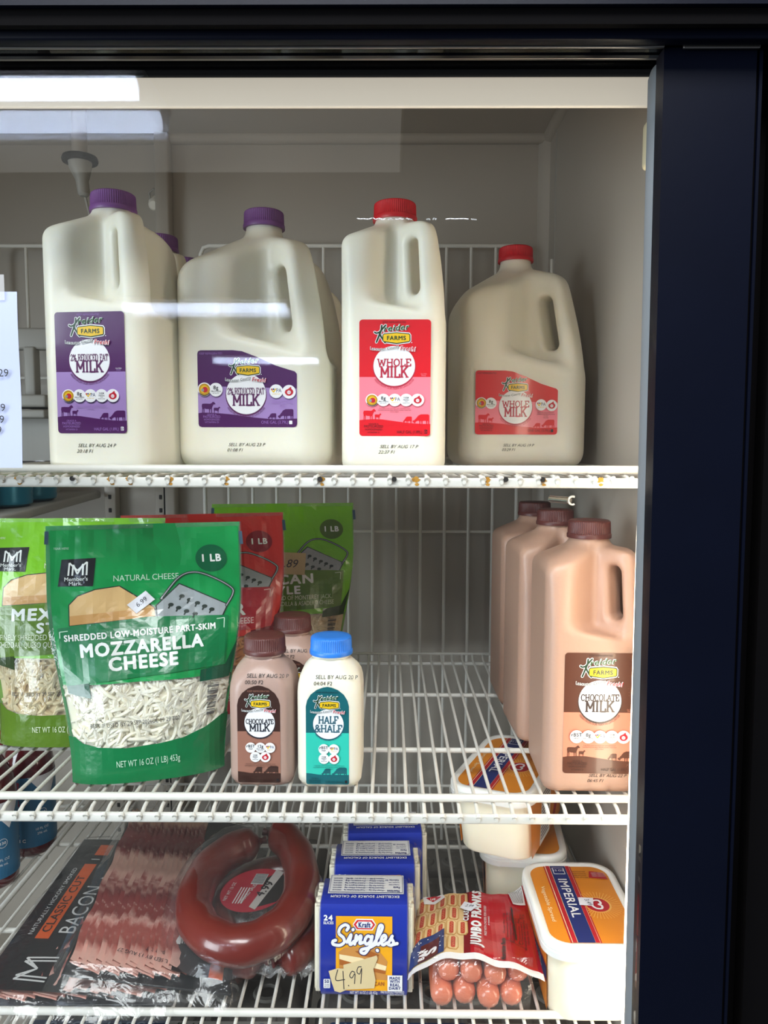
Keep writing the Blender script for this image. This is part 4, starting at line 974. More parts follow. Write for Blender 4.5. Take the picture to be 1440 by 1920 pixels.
# ---- bacon
def bacon_material():
    m = bpy.data.materials.new('raw_bacon'); m.use_nodes = True; nt = m.node_tree; L = nt.links; N = nt.nodes.new; b = nt.nodes['Principled BSDF']
    tc = N('ShaderNodeTexCoord'); oi = N('ShaderNodeObjectInfo'); sp = N('ShaderNodeSeparateXYZ'); L.new(tc.outputs['Object'], sp.inputs[0])
    nz = N('ShaderNodeTexNoise'); nz.inputs['Scale'].default_value = 28; nz.inputs['Detail'].default_value = 4; mp = N('ShaderNodeMapping'); mp.inputs['Scale'].default_value = (1.6, .8, 1)
    cx = N('ShaderNodeCombineXYZ'); L.new(oi.outputs['Random'], cx.inputs[0]); sc = N('ShaderNodeVectorMath'); sc.operation = 'SCALE'; sc.inputs[3].default_value = .06; L.new(cx.outputs[0], sc.inputs[0]); ad = N('ShaderNodeVectorMath'); ad.operation = 'ADD'; L.new(tc.outputs['Object'], ad.inputs[0]); L.new(sc.outputs[0], ad.inputs[1])
    L.new(ad.outputs[0], mp.inputs[0]); L.new(mp.outputs[0], nz.inputs['Vector'])
    ma = N('ShaderNodeMath'); ma.operation = 'MULTIPLY_ADD'; ma.inputs[1].default_value = .055; L.new(nz.outputs['Fac'], ma.inputs[0]); L.new(sp.outputs['Y'], ma.inputs[2])
    mr = N('ShaderNodeMapRange'); mr.inputs[1].default_value = -.11; mr.inputs[2].default_value = .17; L.new(ma.outputs[0], mr.inputs[0])
    cr = N('ShaderNodeValToRGB'); L.new(mr.outputs[0], cr.inputs[0]); e = cr.color_ramp.elements
    stops = [(0, 'edc0b2'), (.09, 'e6b3a6'), (.13, 'bb6a60'), (.20, 'ad5850'), (.235, 'e2ada1'), (.27, 'a34c47'), (.40, '974446'), (.43, 'd29f94'), (.46, '9c4848'), (.49, 'dcb0a2'), (.62, 'dfb8a9'), (.66, '8f4044'), (.84, '9c4848'), (.88, 'e0b6a2'), (1, 'e8c3ad')]
    while len(e) < len(stops): e.new(.5)
    for q, (p, c) in zip(e, stops): q.position = p; q.color = lin(c)
    n2 = N('ShaderNodeTexNoise'); n2.inputs['Scale'].default_value = 170; n2.inputs['Detail'].default_value = 3; L.new(tc.outputs['Object'], n2.inputs['Vector'])
    mx = N('ShaderNodeMix'); mx.data_type = 'RGBA'; mx.blend_type = 'MIX'; r2 = N('ShaderNodeMapRange'); r2.inputs[1].default_value = .58; r2.inputs[2].default_value = .72; r2.inputs[4].default_value = .55; L.new(n2.outputs['Fac'], r2.inputs[0]); L.new(r2.outputs[0], mx.inputs[0]); L.new(cr.outputs[0], mx.inputs[6]); mx.inputs[7].default_value = lin('e6bfb2')
    L.new(mx.outputs[2], b.inputs['Base Color']); b.inputs['Roughness'].default_value = .32; b.inputs['Coat Weight'].default_value = .3
    return m
M_bacon = bacon_material()
K_black = mat('bacon_card_black', '1b1b1d', .4, coat=.25, var=.15); K_or = mat('bacon_card_orange', 'd9591c', .4, coat=.25); K_w = mat('bacon_card_white', 'd8d8d6', .5); K_grey = mat('bacon_card_grey', '6d6f72', .5); K_pink = mat('bacon_card_pink', 'c07b6a', .5)
def bacon_slice(L_=.262):
    b = MB(); n = 40
    def top(i, j):
        y = -L_ / 2 + L_ * i / n; x = -.011 + .022 * j / 4
        return (x + .0016 * math.sin(y * 90), y, .0085 - .0062 * (j / 4) + .0009 * math.sin(y * 160 + j) + .0006 * math.sin(y * 330))
    b.grid(4, n, lambda u, v: top(round(v * n), round(u * 4)), M_bacon)
    b.grid(4, n, lambda u, v: (lambda p: (p[0], p[1], p[2] - .0028))(top(round(v * n), round(u * 4))), M_bacon, flip=True)
    for j in (0, 4): b.grid(1, n, lambda u, v: (lambda p: (p[0], p[1], p[2] - .0028 * u))(top(round(v * n), j)), M_bacon, flip=(j == 0))
    o = b.build('s', None); me = o.data; bpy.data.objects.remove(o); return me
SLICE = bacon_slice()
def bacon(label, loc, rot, x0, x1, flap):
    t = thing('bacon_pack', label, 'pack of bacon', loc, group='packs of bacon', rot=rot)
    b = MB(); b.rbox((-.092, -.138, 0), (.092, .138, .0022), K_black, .001); b.build('card_tray', t)
    n = 17
    for k in range(n):
        o = newobj('bacon_slice', SLICE, t); o.location = (x0 + (x1 - x0) * k / (n - 1), (.004 * math.sin(k * 2.1)) + flap * .000, .0032 + .0003 * k); o.rotation_euler = (0, R_(6), R_(.8 * math.sin(k * 1.7)))
    return t
# front pack: slices on the left, card flap on the right
bp = bacon('sealed pack of bacon with shingled red and white slices showing, lying on the other pack', (-.240, .812, ZJ3 + .0255), (R_(1.0), R_(12), R_(7)), -.078, .026, 0)
a = Art(.0003)
a.poly([(.022, -.132), (.090, -.132), (.090, .136), (.026, .136)], K_black, 0)
a.poly([(.064, -.132), (.080, -.132), (.080, -.030), (.064, -.030)], K_or, 1)
a.disc(.070, -.068, .0150, K_black, 2); a.ring(.070, -.068, .0143, .0150, K_w, 3); a.text('1', .071, -.070, .009, K_w, 4, bold=.0, rot=180); a.text('POUND', .0695, -.0605, .0028, K_w, 4, rot=180)
for k in range(26):
    x = .026 + k * .00118
    if k % 4 != 2: a.rect(x, -.097, x + .0006 + .0004 * (k % 3), -.088, K_w, 2)
a.rect(.020, -.0985, .0255, -.0865, K_w, 2); a.rect(.057, -.0985, .0615, -.0865, K_w, 2)
a.rect(.026, -.074, .033, -.046, K_pink, 2); a.disc(.045, -.066, .0085, K_grey, 2); a.ring(.045, -.066, .0062, .0068, K_w, 3)
a.text('UNCURED', .082, -.04, .007, K_grey, 2, rot=-90); a.text('HICKORY SMOKED', .050, .05, .0045, K_grey, 2, rot=90); a.text('KEEP REFRIGERATED', .060, .09, .003, K_grey, 2, rot=90)
a.poly([(.050, -.010), (.074, -.006), (.074, .008), (.052, .004)], K_grey, 3); a.text('9.57', .062, -.003, .006, K_black, 4, rot=10)
a.build('card_flap', bp, lambda u, v, h: (u, v, .0145 - max(0, (u - .03)) * .10 + h), 'black card flap with orange stripe')
a = Art(.0003)
a.text('USED BY 13 AUG 27', -.012, -.118, .0045, B_pen, 1, rot=172); a.text('10-42 EST', .002, -.110, .0042, B_pen, 1, rot=172)
a.build('date_print', bp, lambda u, v, h: (u, v, .0158 + h))
# the other pack, lying lower at the left, card up
bq = bacon('sealed pack of bacon with black card and orange stripe up, lying under the other pack', (-.296, .805, ZJ3 + .0010), (0, R_(0), R_(1.5)), -.075, .070, 0)
a = Art(.0003); a.rect(-.006, -.136, .130, .136, K_black, 0)
a.poly([(.016, -.062), (.030, -.062), (.030, .078), (.016, .078)], K_or, 1); a.text('CLASSIC CUT', .0265, .000, .0085, K_black, 2, rot=90, width=.105, bold=.01)
a.text('NATURALLY HICKORY SMOKED', .011, .006, .0045, K_w, 2, rot=90, width=.125); a.text('BACON', .052, -.010, .016, K_w, 2, rot=90, width=.088)
a.poly([(.020, .098), (.036, .098), (.036, .122), (.020, .122)], K_or, 1); a.text('1', .030, .088, .010, K_w, 2, rot=90); a.poly([(.044, .048), (.056, .060), (.056, .048)], K_w, 2)
for dx in (0, .005): a.stroke([(.052, -.124 + dx), (.022, -.122 + dx), (.038, -.107), (.022, -.092 - dx), (.052, -.090 - dx)], .0022, K_w, 2, dots=False)
a.build('card_sleeve', bq, lambda u, v, h: (u - .083, v, .0130 + .004 * math.cos(u * 22) + h), 'black printed card sleeve', cell=.012)
def shrink(parent, hx, hy, zt, seed):
    b = MB()
    def f(p, q):
        u, v = 2 * p - 1, 2 * q - 1; e = min(1, (1 - abs(u)) * 7) * min(1, (1 - abs(v)) * 9); e = e * e * (3 - 2 * e)
        n = mnoise.noise(Vector((u * 4, v * 5, seed)))
        return (u * hx * (1 + .02 * n), v * hy * (1 + .015 * n), .001 + (zt - .001) * e + n * .0016)
    b.grid(44, 60, f, WRAP); return b.build('wrap', parent)
bp.scale = (.84, 1.07, 1); shrink(bp, .104, .158, .0200, 2.2); shrink(bq, .104, .160, .0180, 5.1)

# ---- smoked sausage rings
M_saus = mat('smoked_sausage', '782b23', .28, coat=.5, var=.35, vscale=22, bump=.12, bscale=70)
M_saus2 = mat('smoked_sausage_end', '63201e', .4, var=.2)
K_sred = mat('sausage_label_red', 'a81f33', .35, coat=.2); K_sgrey = mat('sausage_label_grey', 'b9b4ae', .5)
def sausage(label, pts, r, base):
    o3 = Vector(base); t = thing('sausage_ring', label, 'sausage', base, group='smoked sausage rings')
    P = catmull([Vector(p) - o3 for p in pts], 9); n = len(P); rs = []
    for i in range(n):
        q = min(i, n - 1 - i); rs.append(r * (min(1, .30 + .70 * (1 - (1 - min(1, q / 5)) ** 2))) * (1 + .02 * math.sin(i * .8)))
    b = MB(); b.tube(P, rs, M_saus, 24); b.build('sausage', t)
    for e, d in ((P[0], P[0] - P[1]), (P[-1], P[-1] - P[-2])):
        b = MB(); d = d.normalized(); b.tube([e - d * .002, e + d * .003, e + d * .008], [.0060, .0032, .0045], M_saus2, 10); b.build('tied_end', t)
    return t, P
hz3 = lambda px, py, k: atz(px, py, ZJ3 + k)
up = [hz3(486, 1578, .066), hz3(440, 1592, .064), hz3(392, 1628, .060), hz3(364, 1690, .056), hz3(378, 1742, .052), hz3(430, 1772, .050), hz3(490, 1762, .051), hz3(544, 1720, .055), hz3(566, 1660, .060), hz3(556, 1602, .064), hz3(528, 1568, .068), hz3(506, 1562, .069)]
lo = [hz3(492, 1800, .019), hz3(450, 1790, .019), hz3(412, 1740, .019), hz3(430, 1680, .019), hz3(490, 1640, .019), hz3(556, 1640, .019), hz3(588, 1690, .019), hz3(584, 1745, .019), hz3(552, 1785, .019), hz3(524, 1800, .019)]
sa, PA_ = sausage('glossy red smoked sausage ring lying on top, label in its middle', up, .0188, (-.150, .77, ZJ3 + .037))
sb, PB_ = sausage('darker smoked sausage ring lying underneath the glossy one', lo, .0180, (-.140, .76, ZJ3))
c = hz3(478, 1668, .050); base = Vector(sa.location); a = Art(.0003)
a.disc(0, 0, .036, K_sred, 0, n=36); a.poly([(.008, -.030), (.030, -.018), (.036, .000), (.030, .020), (.016, .032), (.006, .020)], K_black, 1); a.poly([(.004, -.028), (.012, -.032), (.022, .030), (.012, .034)], K_sgrey, 2)
a.rect(-.008, .008, .006, .026, K_w, 2)
for k in range(12): a.rect(-.0075, .009 + k * .0014, .0055, .0097 + k * .0014, K_black, 3)
a.text('SMOKED SAUSAGE', -.002, -.004, .0042, K_w, 3, rot=80, width=.040); a.text('NET WT 13 OZ', -.024, -.006, .0036, K_w, 3, rot=90, width=.030)
for k in range(4): a.rect(-.016 + k * .003, -.024, -.0148 + k * .003, .002, K_w, 2)
a.text('4.99', .015, .000, .009, K_black, 4, rot=78, bold=.02)
a.build('label', sa, lambda u, v, h: tuple(c - base + Vector((u * .95 + v * .2, v * .95, v * .10 - u * .04 + h))), 'red round label with barcode', cell=.012)
def cover(parent, cx, cy, rx, ry, z0, zt, seed, m):
    b = MB(); bs = Vector(parent.location)
    def f(p, q):
        u, v = 2 * p - 1, 2 * q - 1; r = math.sqrt(u * u + v * v) / max(abs(u), abs(v), 1e-6) if (u or v) else 1
        uu, vv = u / r, v / r; d = math.hypot(uu, vv); e = 1 - d ** 5
        n = mnoise.noise(Vector((uu * 3, vv * 3, seed))) + .5 * mnoise.noise(Vector((uu * 8, vv * 8, seed)))
        return (cx + uu * rx - bs.x, cy + vv * ry - bs.y, z0 + (zt - z0) * max(0, e) + n * .003 + vv * .010 - bs.z)
    b.grid(40, 40, f, m); return b.build('wrap', parent)
cover(sa, -.155, .778, .080, .118, ZJ3 + .042, ZJ3 + .081, 1.4, WRAP)
b = MB(); bs = Vector(sb.location)
def tail(p, q):
    x = -.170 + .095 * p; y = .700 + (.775 - .700) * q; n = mnoise.noise(Vector((p * 5, q * 4, 3.3))); n2 = abs(mnoise.noise(Vector((p * 11, q * 9, 8.3))))
    return (x + .012 * (1 - q) * (p - .5) + n * .004 - bs.x, y + n * .006 - bs.y, ZJ3 + .006 + .030 * q * (1 - abs(2 * p - 1) ** 3) + n2 * .016 - bs.z)
b.grid(40, 34, tail, WRAP2); b.build('wrap', sb, 'crumpled clear wrap end')

# ---- cheese slice packs
K_blue = mat('slice_pack_blue', '1b2f9c', .3, coat=.4, bump=.12, bscale=40); K_wht = mat('slice_pack_white', 'ecebea', .35, coat=.2); K_org = mat('slice_pack_orange', 'f0a91a', .33, coat=.3); K_toast = mat('slice_pack_toast', 'c98a45', .4); K_crust = mat('slice_pack_crust', 'a85f26', .4); K_melt = mat('slice_pack_melt', 'f1dcae', .4); K_kred = mat('slice_pack_red', 'd32028', .35); K_kblue = mat('slice_pack_ink', '15246e', .35); K_mask = mat('masking_tape', 'd9c496', .6, var=.08); K_cheese = mat('cheese_slices', 'efe2ba', .45, sss=.15, sssr=.004, bump=.3, bscale=30); K_fold = mat('slice_wrap_edges', 'e6dfc8', .3, coat=.4, bump=.6, bscale=120); K_pen = mat('marker_pen', '2b2830', .6)
def singles(label, x, y, rx, rz, front=True, mask=False):
    t = thing('cheese_slice_pack', label, 'pack of cheese slices', (x, y, ZJ3), group='packs of cheese slices', rot=(rx, 0, rz))
    w, H, D = .042, .090, .055
    b = MB()
    rings = []
    for (xx, k) in ((-w * 1.0, .93), (-w * .97, 1), (w * .97, 1), (w * 1.0, .93)):
        rings.append([(xx, D / 2 + (py - D / 2) * k, H / 2 + (pz - H / 2) * k) for (px_, py, pz) in [(0, q[0], q[1]) for q in ((.005, 0), (0, .006), (0, H - .007), (.002, H - .002), (.007, H), (D - .006, H - .001), (D, H - .006), (D, .006), (D - .005, 0))]])
    b.loft(rings, K_blue); b.build('wrapper', t, sharp=50) if False else b.build('wrapper', t)
    for s in (-1, 1):
        b = MB()
        for k in range(12):     # edges of the slices behind clear film
            y0 = .004 + k * .0040; hh = H - .006 + .001 * math.sin(k * 2.3)
            b.rbox((min(s * (w - .001), s * (w + .0042 + .0012 * math.sin(k * 1.9))), y0, .003), (max(s * (w - .001), s * (w + .0042 + .0012 * math.sin(k * 1.9))), y0 + .0035, hh), K_fold, .001, 2)
        b.build('slice_edges', t)
        b = MB(); b.grid(8, 14, lambda p, q, s=s: (s * (w + .001 + .006 * math.sin(p * math.pi) + .0022 * mnoise.noise(Vector((p * 3, q * 6, s * 4 + x * 50)))), .001 + p * (D - .002), .001 + q * (H - .002)), WRAP); b.build('side_film', t)
    a = Art(.00018); X = lambda v: v
    L_, Rr = 165, 1005; sx = .0805 / (Rr - L_); sy = .089 / (1700 - 868)
    if front:
        a.rect(310, 980, 865, 1642, K_org, 1)
        a.poly([(337, 1300), (400, 1258), (560, 1252), (720, 1270), (790, 1345), (820, 1380), (800, 1490), (520, 1470), (345, 1410)], K_toast, 2); a.poly([(345, 1318), (560, 1348), (700, 1390), (810, 1420), (800, 1460), (540, 1410), (345, 1360)], K_melt, 3); a.poly([(345, 1360), (540, 1410), (800, 1460), (800, 1490), (520, 1445), (345, 1410)], K_crust, 3); a.poly([(500, 1290), (620, 1276), (740, 1320), (690, 1345), (560, 1330)], K_crust, 3)
        a.poly([(340, 1410), (560, 1440), (820, 1500), (815, 1545), (680, 1540), (345, 1450)], K_toast, 2)
        for g, m, L in ((10, K_wht, 2), (0, K_kred, 3)): a.poly([(520 - g, 1012 - g), (662 + g, 1012 - g), (697 + g, 1052), (662 + g, 1094 + g), (520 - g, 1094 + g), (485 - g, 1052)], m, L)
        a.poly([(530, 1024), (654, 1024), (676, 1052), (654, 1082), (530, 1082), (508, 1052)], K_wht, 4); a.text('Kraft', 592, 1075, -44, K_kblue, 5, bold=.03, width=122)
        S = [[(418, 1100), (436, 1070), (400, 1052), (352, 1082), (342, 1130), (384, 1166), (394, 1206), (350, 1234), (286, 1226), (282, 1200), (310, 1190)],
             [(420, 1206), (460, 1140), (446, 1206), (458, 1226), (490, 1196)], [(478, 1096), (482, 1092)],
             [(496, 1222), (512, 1146), (506, 1196), (548, 1150), (560, 1160), (546, 1214), (580, 1206)],
             [(660, 1160), (622, 1150), (596, 1190), (612, 1222), (650, 1196), (668, 1150), (646, 1236), (600, 1300), (560, 1294), (566, 1270), (640, 1252), (700, 1222)],
             [(676, 1226), (730, 1150), (768, 1076), (758, 1052), (738, 1066), (714, 1150), (708, 1210), (730, 1224)],
             [(738, 1212), (790, 1180), (802, 1154), (786, 1140), (764, 1160), (756, 1200), (776, 1226), (816, 1206)],
             [(822, 1216), (864, 1150), (856, 1164), (878, 1204), (858, 1228), (828, 1222)], [(868, 1222), (914, 1212)], [(716, 1274), (722, 1278)]]
        for wd, m, L in ((44, K_kblue, 6), (29, K_wht, 7)):
            for st in S: a.stroke([(p.x, p.y) for p in catmull([(q[0], q[1], 0) for q in st], 6)], wd, m, L)
        a.text('24', 238, 1018, -44, K_wht, 2, bold=.05, width=96); a.text('SLICES', 238, 1052, -22, K_wht, 2, bold=.03, width=102)
        a.rect(820, 1498, 965, 1640, K_wht, 5)
        for i, t_ in enumerate(('MADE', 'WITH', 'REAL', 'DAIRY')): a.text(t_, 892, 1534 + 30 * i, -24, K_kblue, 6, bold=.04, width=(108, 98, 98, 118)[i])
        a.text('WHITE AMERICAN', 582, 1592, -32, K_crust, 4, bold=.03, width=420)
        a.rect(190, 1540, 255, 1622, K_wht, 2, r=8); a.text('50', 222, 1575, -28, K_kblue, 3, bold=.03); a.text('CALORIES', 222, 1598, -12, K_kblue, 3, width=50); a.text('PER SLICE', 222, 1614, -10, K_kblue, 3, width=50)
        a.text('NET WT 16 OZ (1 LB) 453g', 585, 1670, -24, K_wht, 2, width=270); a.text('PASTEURIZED PREPARED', 868, 1662, -22, K_wht, 2, width=232); a.text('CHEESE PRODUCT', 900, 1682, -14, K_wht, 2, width=160)
    if mask:
        a.poly([(240, 1462), (330, 1436), (388, 1440), (385, 1405), (500, 1378), (712, 1318), (722, 1348), (680, 1440), (702, 1540), (690, 1610), (420, 1626), (355, 1652), (300, 1640), (270, 1560)], K_mask, 9)
        for st in ([(330, 1450), (312, 1540), (400, 1536)], [(382, 1462), (392, 1620)], [(436, 1586), (440, 1592)], [(498, 1470), (470, 1462), (448, 1500), (470, 1520), (500, 1482), (496, 1570)], [(562, 1420), (532, 1424), (520, 1466), (546, 1484), (566, 1436), (558, 1568)]): a.stroke([(p.x, p.y) for p in catmull([(q[0], q[1], 0) for q in st], 5)], 8, K_pen, 10)
    # top: nutrition panel, read from behind
    a.text('EXCELLENT SOURCE OF CALCIUM', 588, 826, 26, K_wht, 2, bold=.035, width=700, rot=180) if False else None
    n_art = a
    n_art.rect(215, 615, 978, 800, K_wht, 1); n_art.rect(224, 622, 968, 792, K_kblue, 2); n_art.rect(229, 626, 963, 788, K_wht, 3)
    fl = lambda t_, x_, y_, h_, w_, m_=K_kblue, L_=4, bo=.02: n_art.text(t_, x_, y_, -h_, m_, L_, bold=bo, width=w_, rot=180)
    fl('EXCELLENT SOURCE OF CALCIUM', 590, 818, 20, 690, K_wht, 2, .04)
    fl('Nutrition', 872, 768, 20, 128, bo=.05); fl('Facts', 905, 734, 18, 70, bo=.05); fl('24 servings per container', 880, 712, 10, 110); fl('Serving size 1 slice', 880, 690, 10, 110); fl('Calories 50', 860, 664, 14, 140, bo=.04)
    for i in range(6): 
        fl(('Total Fat 3g', 'Saturated Fat 2g', 'Trans Fat 0g', 'Cholesterol 10mg', 'Sodium 230mg', 'Vitamin D 0%')[i], 700, 766 - i * 23, 12, 150); fl(('Total Carbohydrate 1g', 'Dietary Fiber 0g', 'Total Sugars 1g', 'Added Sugars 0g', 'Protein 3g', 'Iron 0%')[i], 480, 766 - i * 23, 12, 210); n_art.rect(370, 762 - i * 23 + 8, 790, 762 - i * 23 + 10, K_kblue, 4); fl('INGREDIENTS AND MORE TEXT'[0:20], 300, 766 - i * 23, 10, 90)
    def fn(xx, yy, h):
        px_ = (xx - 585) * sx
        if yy >= 868: return (px_, -.0004 - h, (1700 - yy) * sy + .001)
        q = (868 - yy) / 263 * (D - .003); return (px_, .003 + q, H + .0005 + h - .0012 * max(0, 1 - q / .004))
    a.build('printed_label', t, fn)
    return t
singles('blue pack of cheese slices in front with a handwritten 4.99 tape on it', -.0235, .6835, R_(-4), R_(-.5), True, True)
singles('blue pack of cheese slices in the middle of the row of three', -.0145, .7520, R_(-5), R_(1), True)
singles('blue pack of cheese slices rearmost in the row of three', -.0040, .8180, R_(-4), R_(2), True)

# ---- franks
M_frank = mat('frank', 'd8795a', .3, coat=.4, var=.12, vscale=60); F_red = mat('frank_film_red', 'b3121f', .22, coat=.5, bump=.3, bscale=50); F_dred = mat('frank_film_dark_red', '7c0f18', .25, coat=.5); F_white = mat('frank_film_white', 'e9e6e6', .35, coat=.2); F_bun = mat('frank_film_bun', 'e2c08a', .28, coat=.4); F_bund = mat('frank_film_bun_edge', 'c08f4e', .3); F_navy = mat('frank_film_navy', '2c3a6b', .3, coat=.3); F_brown = mat('frank_film_brown', '5a2420', .3); F_dog = mat('frank_film_dog', 'b8402a', .3)
fk = thing('frank_pack', 'clear and red pack of jumbo franks, eight frank ends facing out', 'pack of franks', (.092, .75, ZJ3))
z_fr = lambda r_: .0110 + r_ * .0195
b = MB()
prof = [(0, .0018), (.0012, .006), (.004, .0095), (.009, .0112), (.020, .0115), (.060, .0116), (.100, .0115), (.111, .0112), (.116, .0095), (.1188, .006), (.120, .0018)]
def frank_rings():
    out = []
    for y, r in prof:
        out.append([((r * (1 + (.05 if (i % 3 == 0 and (y < .008 or y > .112)) else 0))) * math.cos(2 * math.pi * i / 36), y, r * (1 + (.05 if (i % 3 == 0 and (y < .008 or y > .112)) else 0)) * math.sin(2 * math.pi * i / 36)) for i in range(36)])
    return out
b.loft(frank_rings(), M_frank); o = b.build('s', None); FME = o.data; bpy.data.objects.remove(o)
for row in range(2):
    for i in range(4):
        x = -.0425 + i * .0216 + row * .0065; o = newobj('frank', FME, fk); o.scale = (.92, .84, .92); o.location = (x, -.082 + row * .004 + .003 * math.sin(i * 2.2 + row), z_fr(row)); o.rotation_euler = (R_(1.5 * math.sin(i + row)), 0, R_(1.2 * math.sin(i * 1.9)))
FL, FRr, BL, BR = [Vector(p) - Vector(fk.location) for p in (at(764, 1838, .655), at(1022, 1815, .656), atz(786, 1672, ZJ3 + .045), atz(985, 1664, ZJ3 + .050))]
def ff(u, v, h=0):
    """u 0..1 left-right, v 0..1 front-back"""
    p = FL * (1 - u) * (1 - v) + FRr * u * (1 - v) + BL * (1 - u) * v + BR * u * v
    e = math.sin(min(1, max(0, u)) * math.pi) ** .6
    z = .0375 + .0115 * e + .0012 * math.cos(u * 4 * 2 * math.pi - .8) + .002 * mnoise.noise(Vector((u * 4, v * 4, 2))) - .012 * max(0, v - .93) / .07 * (1 - max(0, u - .7) / .3)
    z += .016 * max(0, (v - .80) / .2) * max(0, (u - .78) / .22)
    y = p.y + (.004 * math.sin(u * 6) + .013 * math.sin(math.pi * min(1, max(0, u)) ** .8)) * (1 - v)
    return Vector((p.x, y, z + h))
a = Art(.00025)
# art units: zoom pixels of the pack: x 100..1380, y 130..970
a.rect(0, 0, 1000, 930, F_red, 0); a.rect(0, 930, 1000, 1000, F_white, 1)
a.rect(0, 60, 420, 930, F_bun, 1)
for r_ in range(4):
    for c_ in range(5):
        x = 44 + c_ * 92 + (18 if r_ % 2 else 0); y = 210 + r_ * 205 - c_ * 6
        if x > 420: continue
        for P, m, L in (([(x - 46, y - 90), (x - 30, y - 104), (x + 22, y - 104), (x + 40, y - 86), (x + 44, y + 60), (x + 28, y + 92), (x - 26, y + 92), (x - 46, y + 74)], F_bund, 2), ([(x - 38, y - 84), (x - 26, y - 96), (x + 18, y - 96), (x + 34, y - 80), (x + 36, y + 56), (x + 22, y + 84), (x - 22, y + 84), (x - 38, y + 68)], F_bun, 3)): a.poly(P, m, L)
        a.rect(x - 17, y - 82, x + 17, y + 74, F_dog, 4, r=15); a.stroke([(x - 8 + 16 * (k % 2), y - 70 + k * 16) for k in range(9)], 6, M_frank, 5, dots=False)
a.poly([(40, 60), (120, 30), (220, 60), (250, 130), (160, 190), (60, 170)], F_white, 6); a.poly([(70, 90), (150, 66), (215, 100), (140, 150)], F_red, 7); a.text('US', 138, 126, -26, F_white, 8, bold=.04)
a.poly([(0, 720), (70, 650), (260, 600), (270, 930), (0, 930)], F_navy, 6)
rr = random.Random(4)
for k in range(26): a.disc(20 + rr.random() * 235, 690 + rr.random() * 225 - 40 * rr.random(), 6, F_white, 7, n=5)
a.poly([(70, 930), (80, 740), (228, 700), (222, 930)], F_brown, 8); a.text('BAR', 118, 850, -44, F_white, 9, rot=-88, bold=.05, width=130); a.text('S', 205, 850, -90, F_white, 9, rot=-84, bold=.05, width=90)
a.rect(420, 40, 470, 930, F_dred, 1); a.text('CLASSIC', 462, 380, -42, F_white, 6, rot=-88, bold=.05, width=260, shear=.15); a.text('JUMBO FRANKS', 560, 470, -72, F_white, 6, rot=-88, bold=.06, width=760, shear=.15)
a.text('MADE WITH CHICKEN, PORK ADDED', 608, 480, -20, F_white, 6, rot=-88, width=420); a.text('8 FRANKS', 635, 470, -14, F_white, 6, rot=-88, width=120)
for k in range(9): a.text(('Total Fat 12g', 'Saturated Fat 4g', 'Cholesterol 55mg', 'Sodium 490mg', 'Total Carbohydrate 4g', 'Protein 5g', 'Vitamin D', 'INGREDIENTS', 'CHICKEN, PORK, WATER')[k], 760 + k * 24, 480 + 18 * (k % 3), -15, K_black, 6, rot=-86, width=250 + 60 * (k % 4))
a.text('Nutrition Facts', 735, 800, -30, K_black, 7, rot=-86, bold=.05, width=260); a.rect(830, 250, 842, 640, K_black, 6); a.rect(700, 690, 900, 694, K_black, 6)
a.poly([(820, 40), (960, 10), (975, 170), (860, 190)], F_white, 6)
for k in range(10): a.stroke([(832 + k * 13, 52 - k * 3), (866 + k * 10, 176 - k * 2)], 4, K_black, 7, dots=False)
a.build('printed_film', fk, lambda x, y, h: tuple(ff(x / 1000, 1 - y / 1000, h)), 'red printed film with hot dog picture', cell=36)
a = Art(.0003); a.poly([(385, 330), (425, 240), (520, 310), (540, 330), (480, 400)], B_stk, 12); a.text('2.99', 462, 330, -30, B_pen, 13, shear=.2, rot=25)
a.build('price_sticker', fk, lambda x, y, h: tuple(ff(x / 1000, 1 - y / 1000, h)), 'small handwritten price sticker', cell=40)
b = MB()
def endfilm(p, q):
    x = -.055 + .092 * p; s = abs(math.sin((p * 4) * math.pi)); k = math.sin(q * math.pi)
    return (x + .0045 * q, -.0855 - .0035 * s * k + .010 * (1 - k) * (1 if q > .5 else 0) + .001 * mnoise.noise(Vector((p * 9, q * 5, 1))), .0008 + .047 * q)
b.grid(48, 16, endfilm, clear_mat('frank_wrap', (1, 1, 1), .06, .08, haze=.03, bump=.7, bscale=70)); b.build('clear_end', fk)

# ---- margarine tubs
M_tub = mat('cream_tub', 'f2ead2', .35, sss=.3, sssr=.01, var=.02); M_lid = mat('white_tub_lid', 'f1f0ea', .3, sss=.15, sssr=.006, var=.02)
T_or = mat('tub_orange', 'e08a24', .33, coat=.3); T_navy = mat('tub_navy', '25306e', .33, coat=.3); T_red = mat('tub_red', 'b5202c', .33, coat=.3); T_gold = mat('tub_gold', 'f0b860', .35, coat=.3); T_yel = mat('tub_pale', 'f3e3b4', .35)
TW, TL, TH = .0450, .068, .078
def tub_meshes():
    b = MB(); R = []
    for z, k in ((0, .90), (.0008, .93), (.004, .955), (TH * .5, .975), (TH - .008, 1.0)): R.append(rring(TW * k * .94, TL * k * .95, .020, z, 10))
    b.loft(R, M_tub); o1 = b.build('tub_body', None); m1 = o1.data; bpy.data.objects.remove(o1)
    b = MB(); R = []
    for z, g, r in ((TH - .014, .0005, .022), (TH - .0138, .0028, .0235), (TH - .008, .0032, .0240), (TH - .0070, .0018, .023), (TH - .0060, .0030, .0240), (TH - .0015, .0026, .0240), (TH, .0008, .0225), (TH, -.0030, .020), (TH - .0016, -.0048, .019)): R.append(rring(TW + g, TL + g, r, z, 10))
    b.loft(R, M_lid, cap0=False); o2 = b.build('lid', None, sharp=50); m2 = o2.data; bpy.data.objects.remove(o2)
    return m1, m2
TB, TLID = tub_meshes()
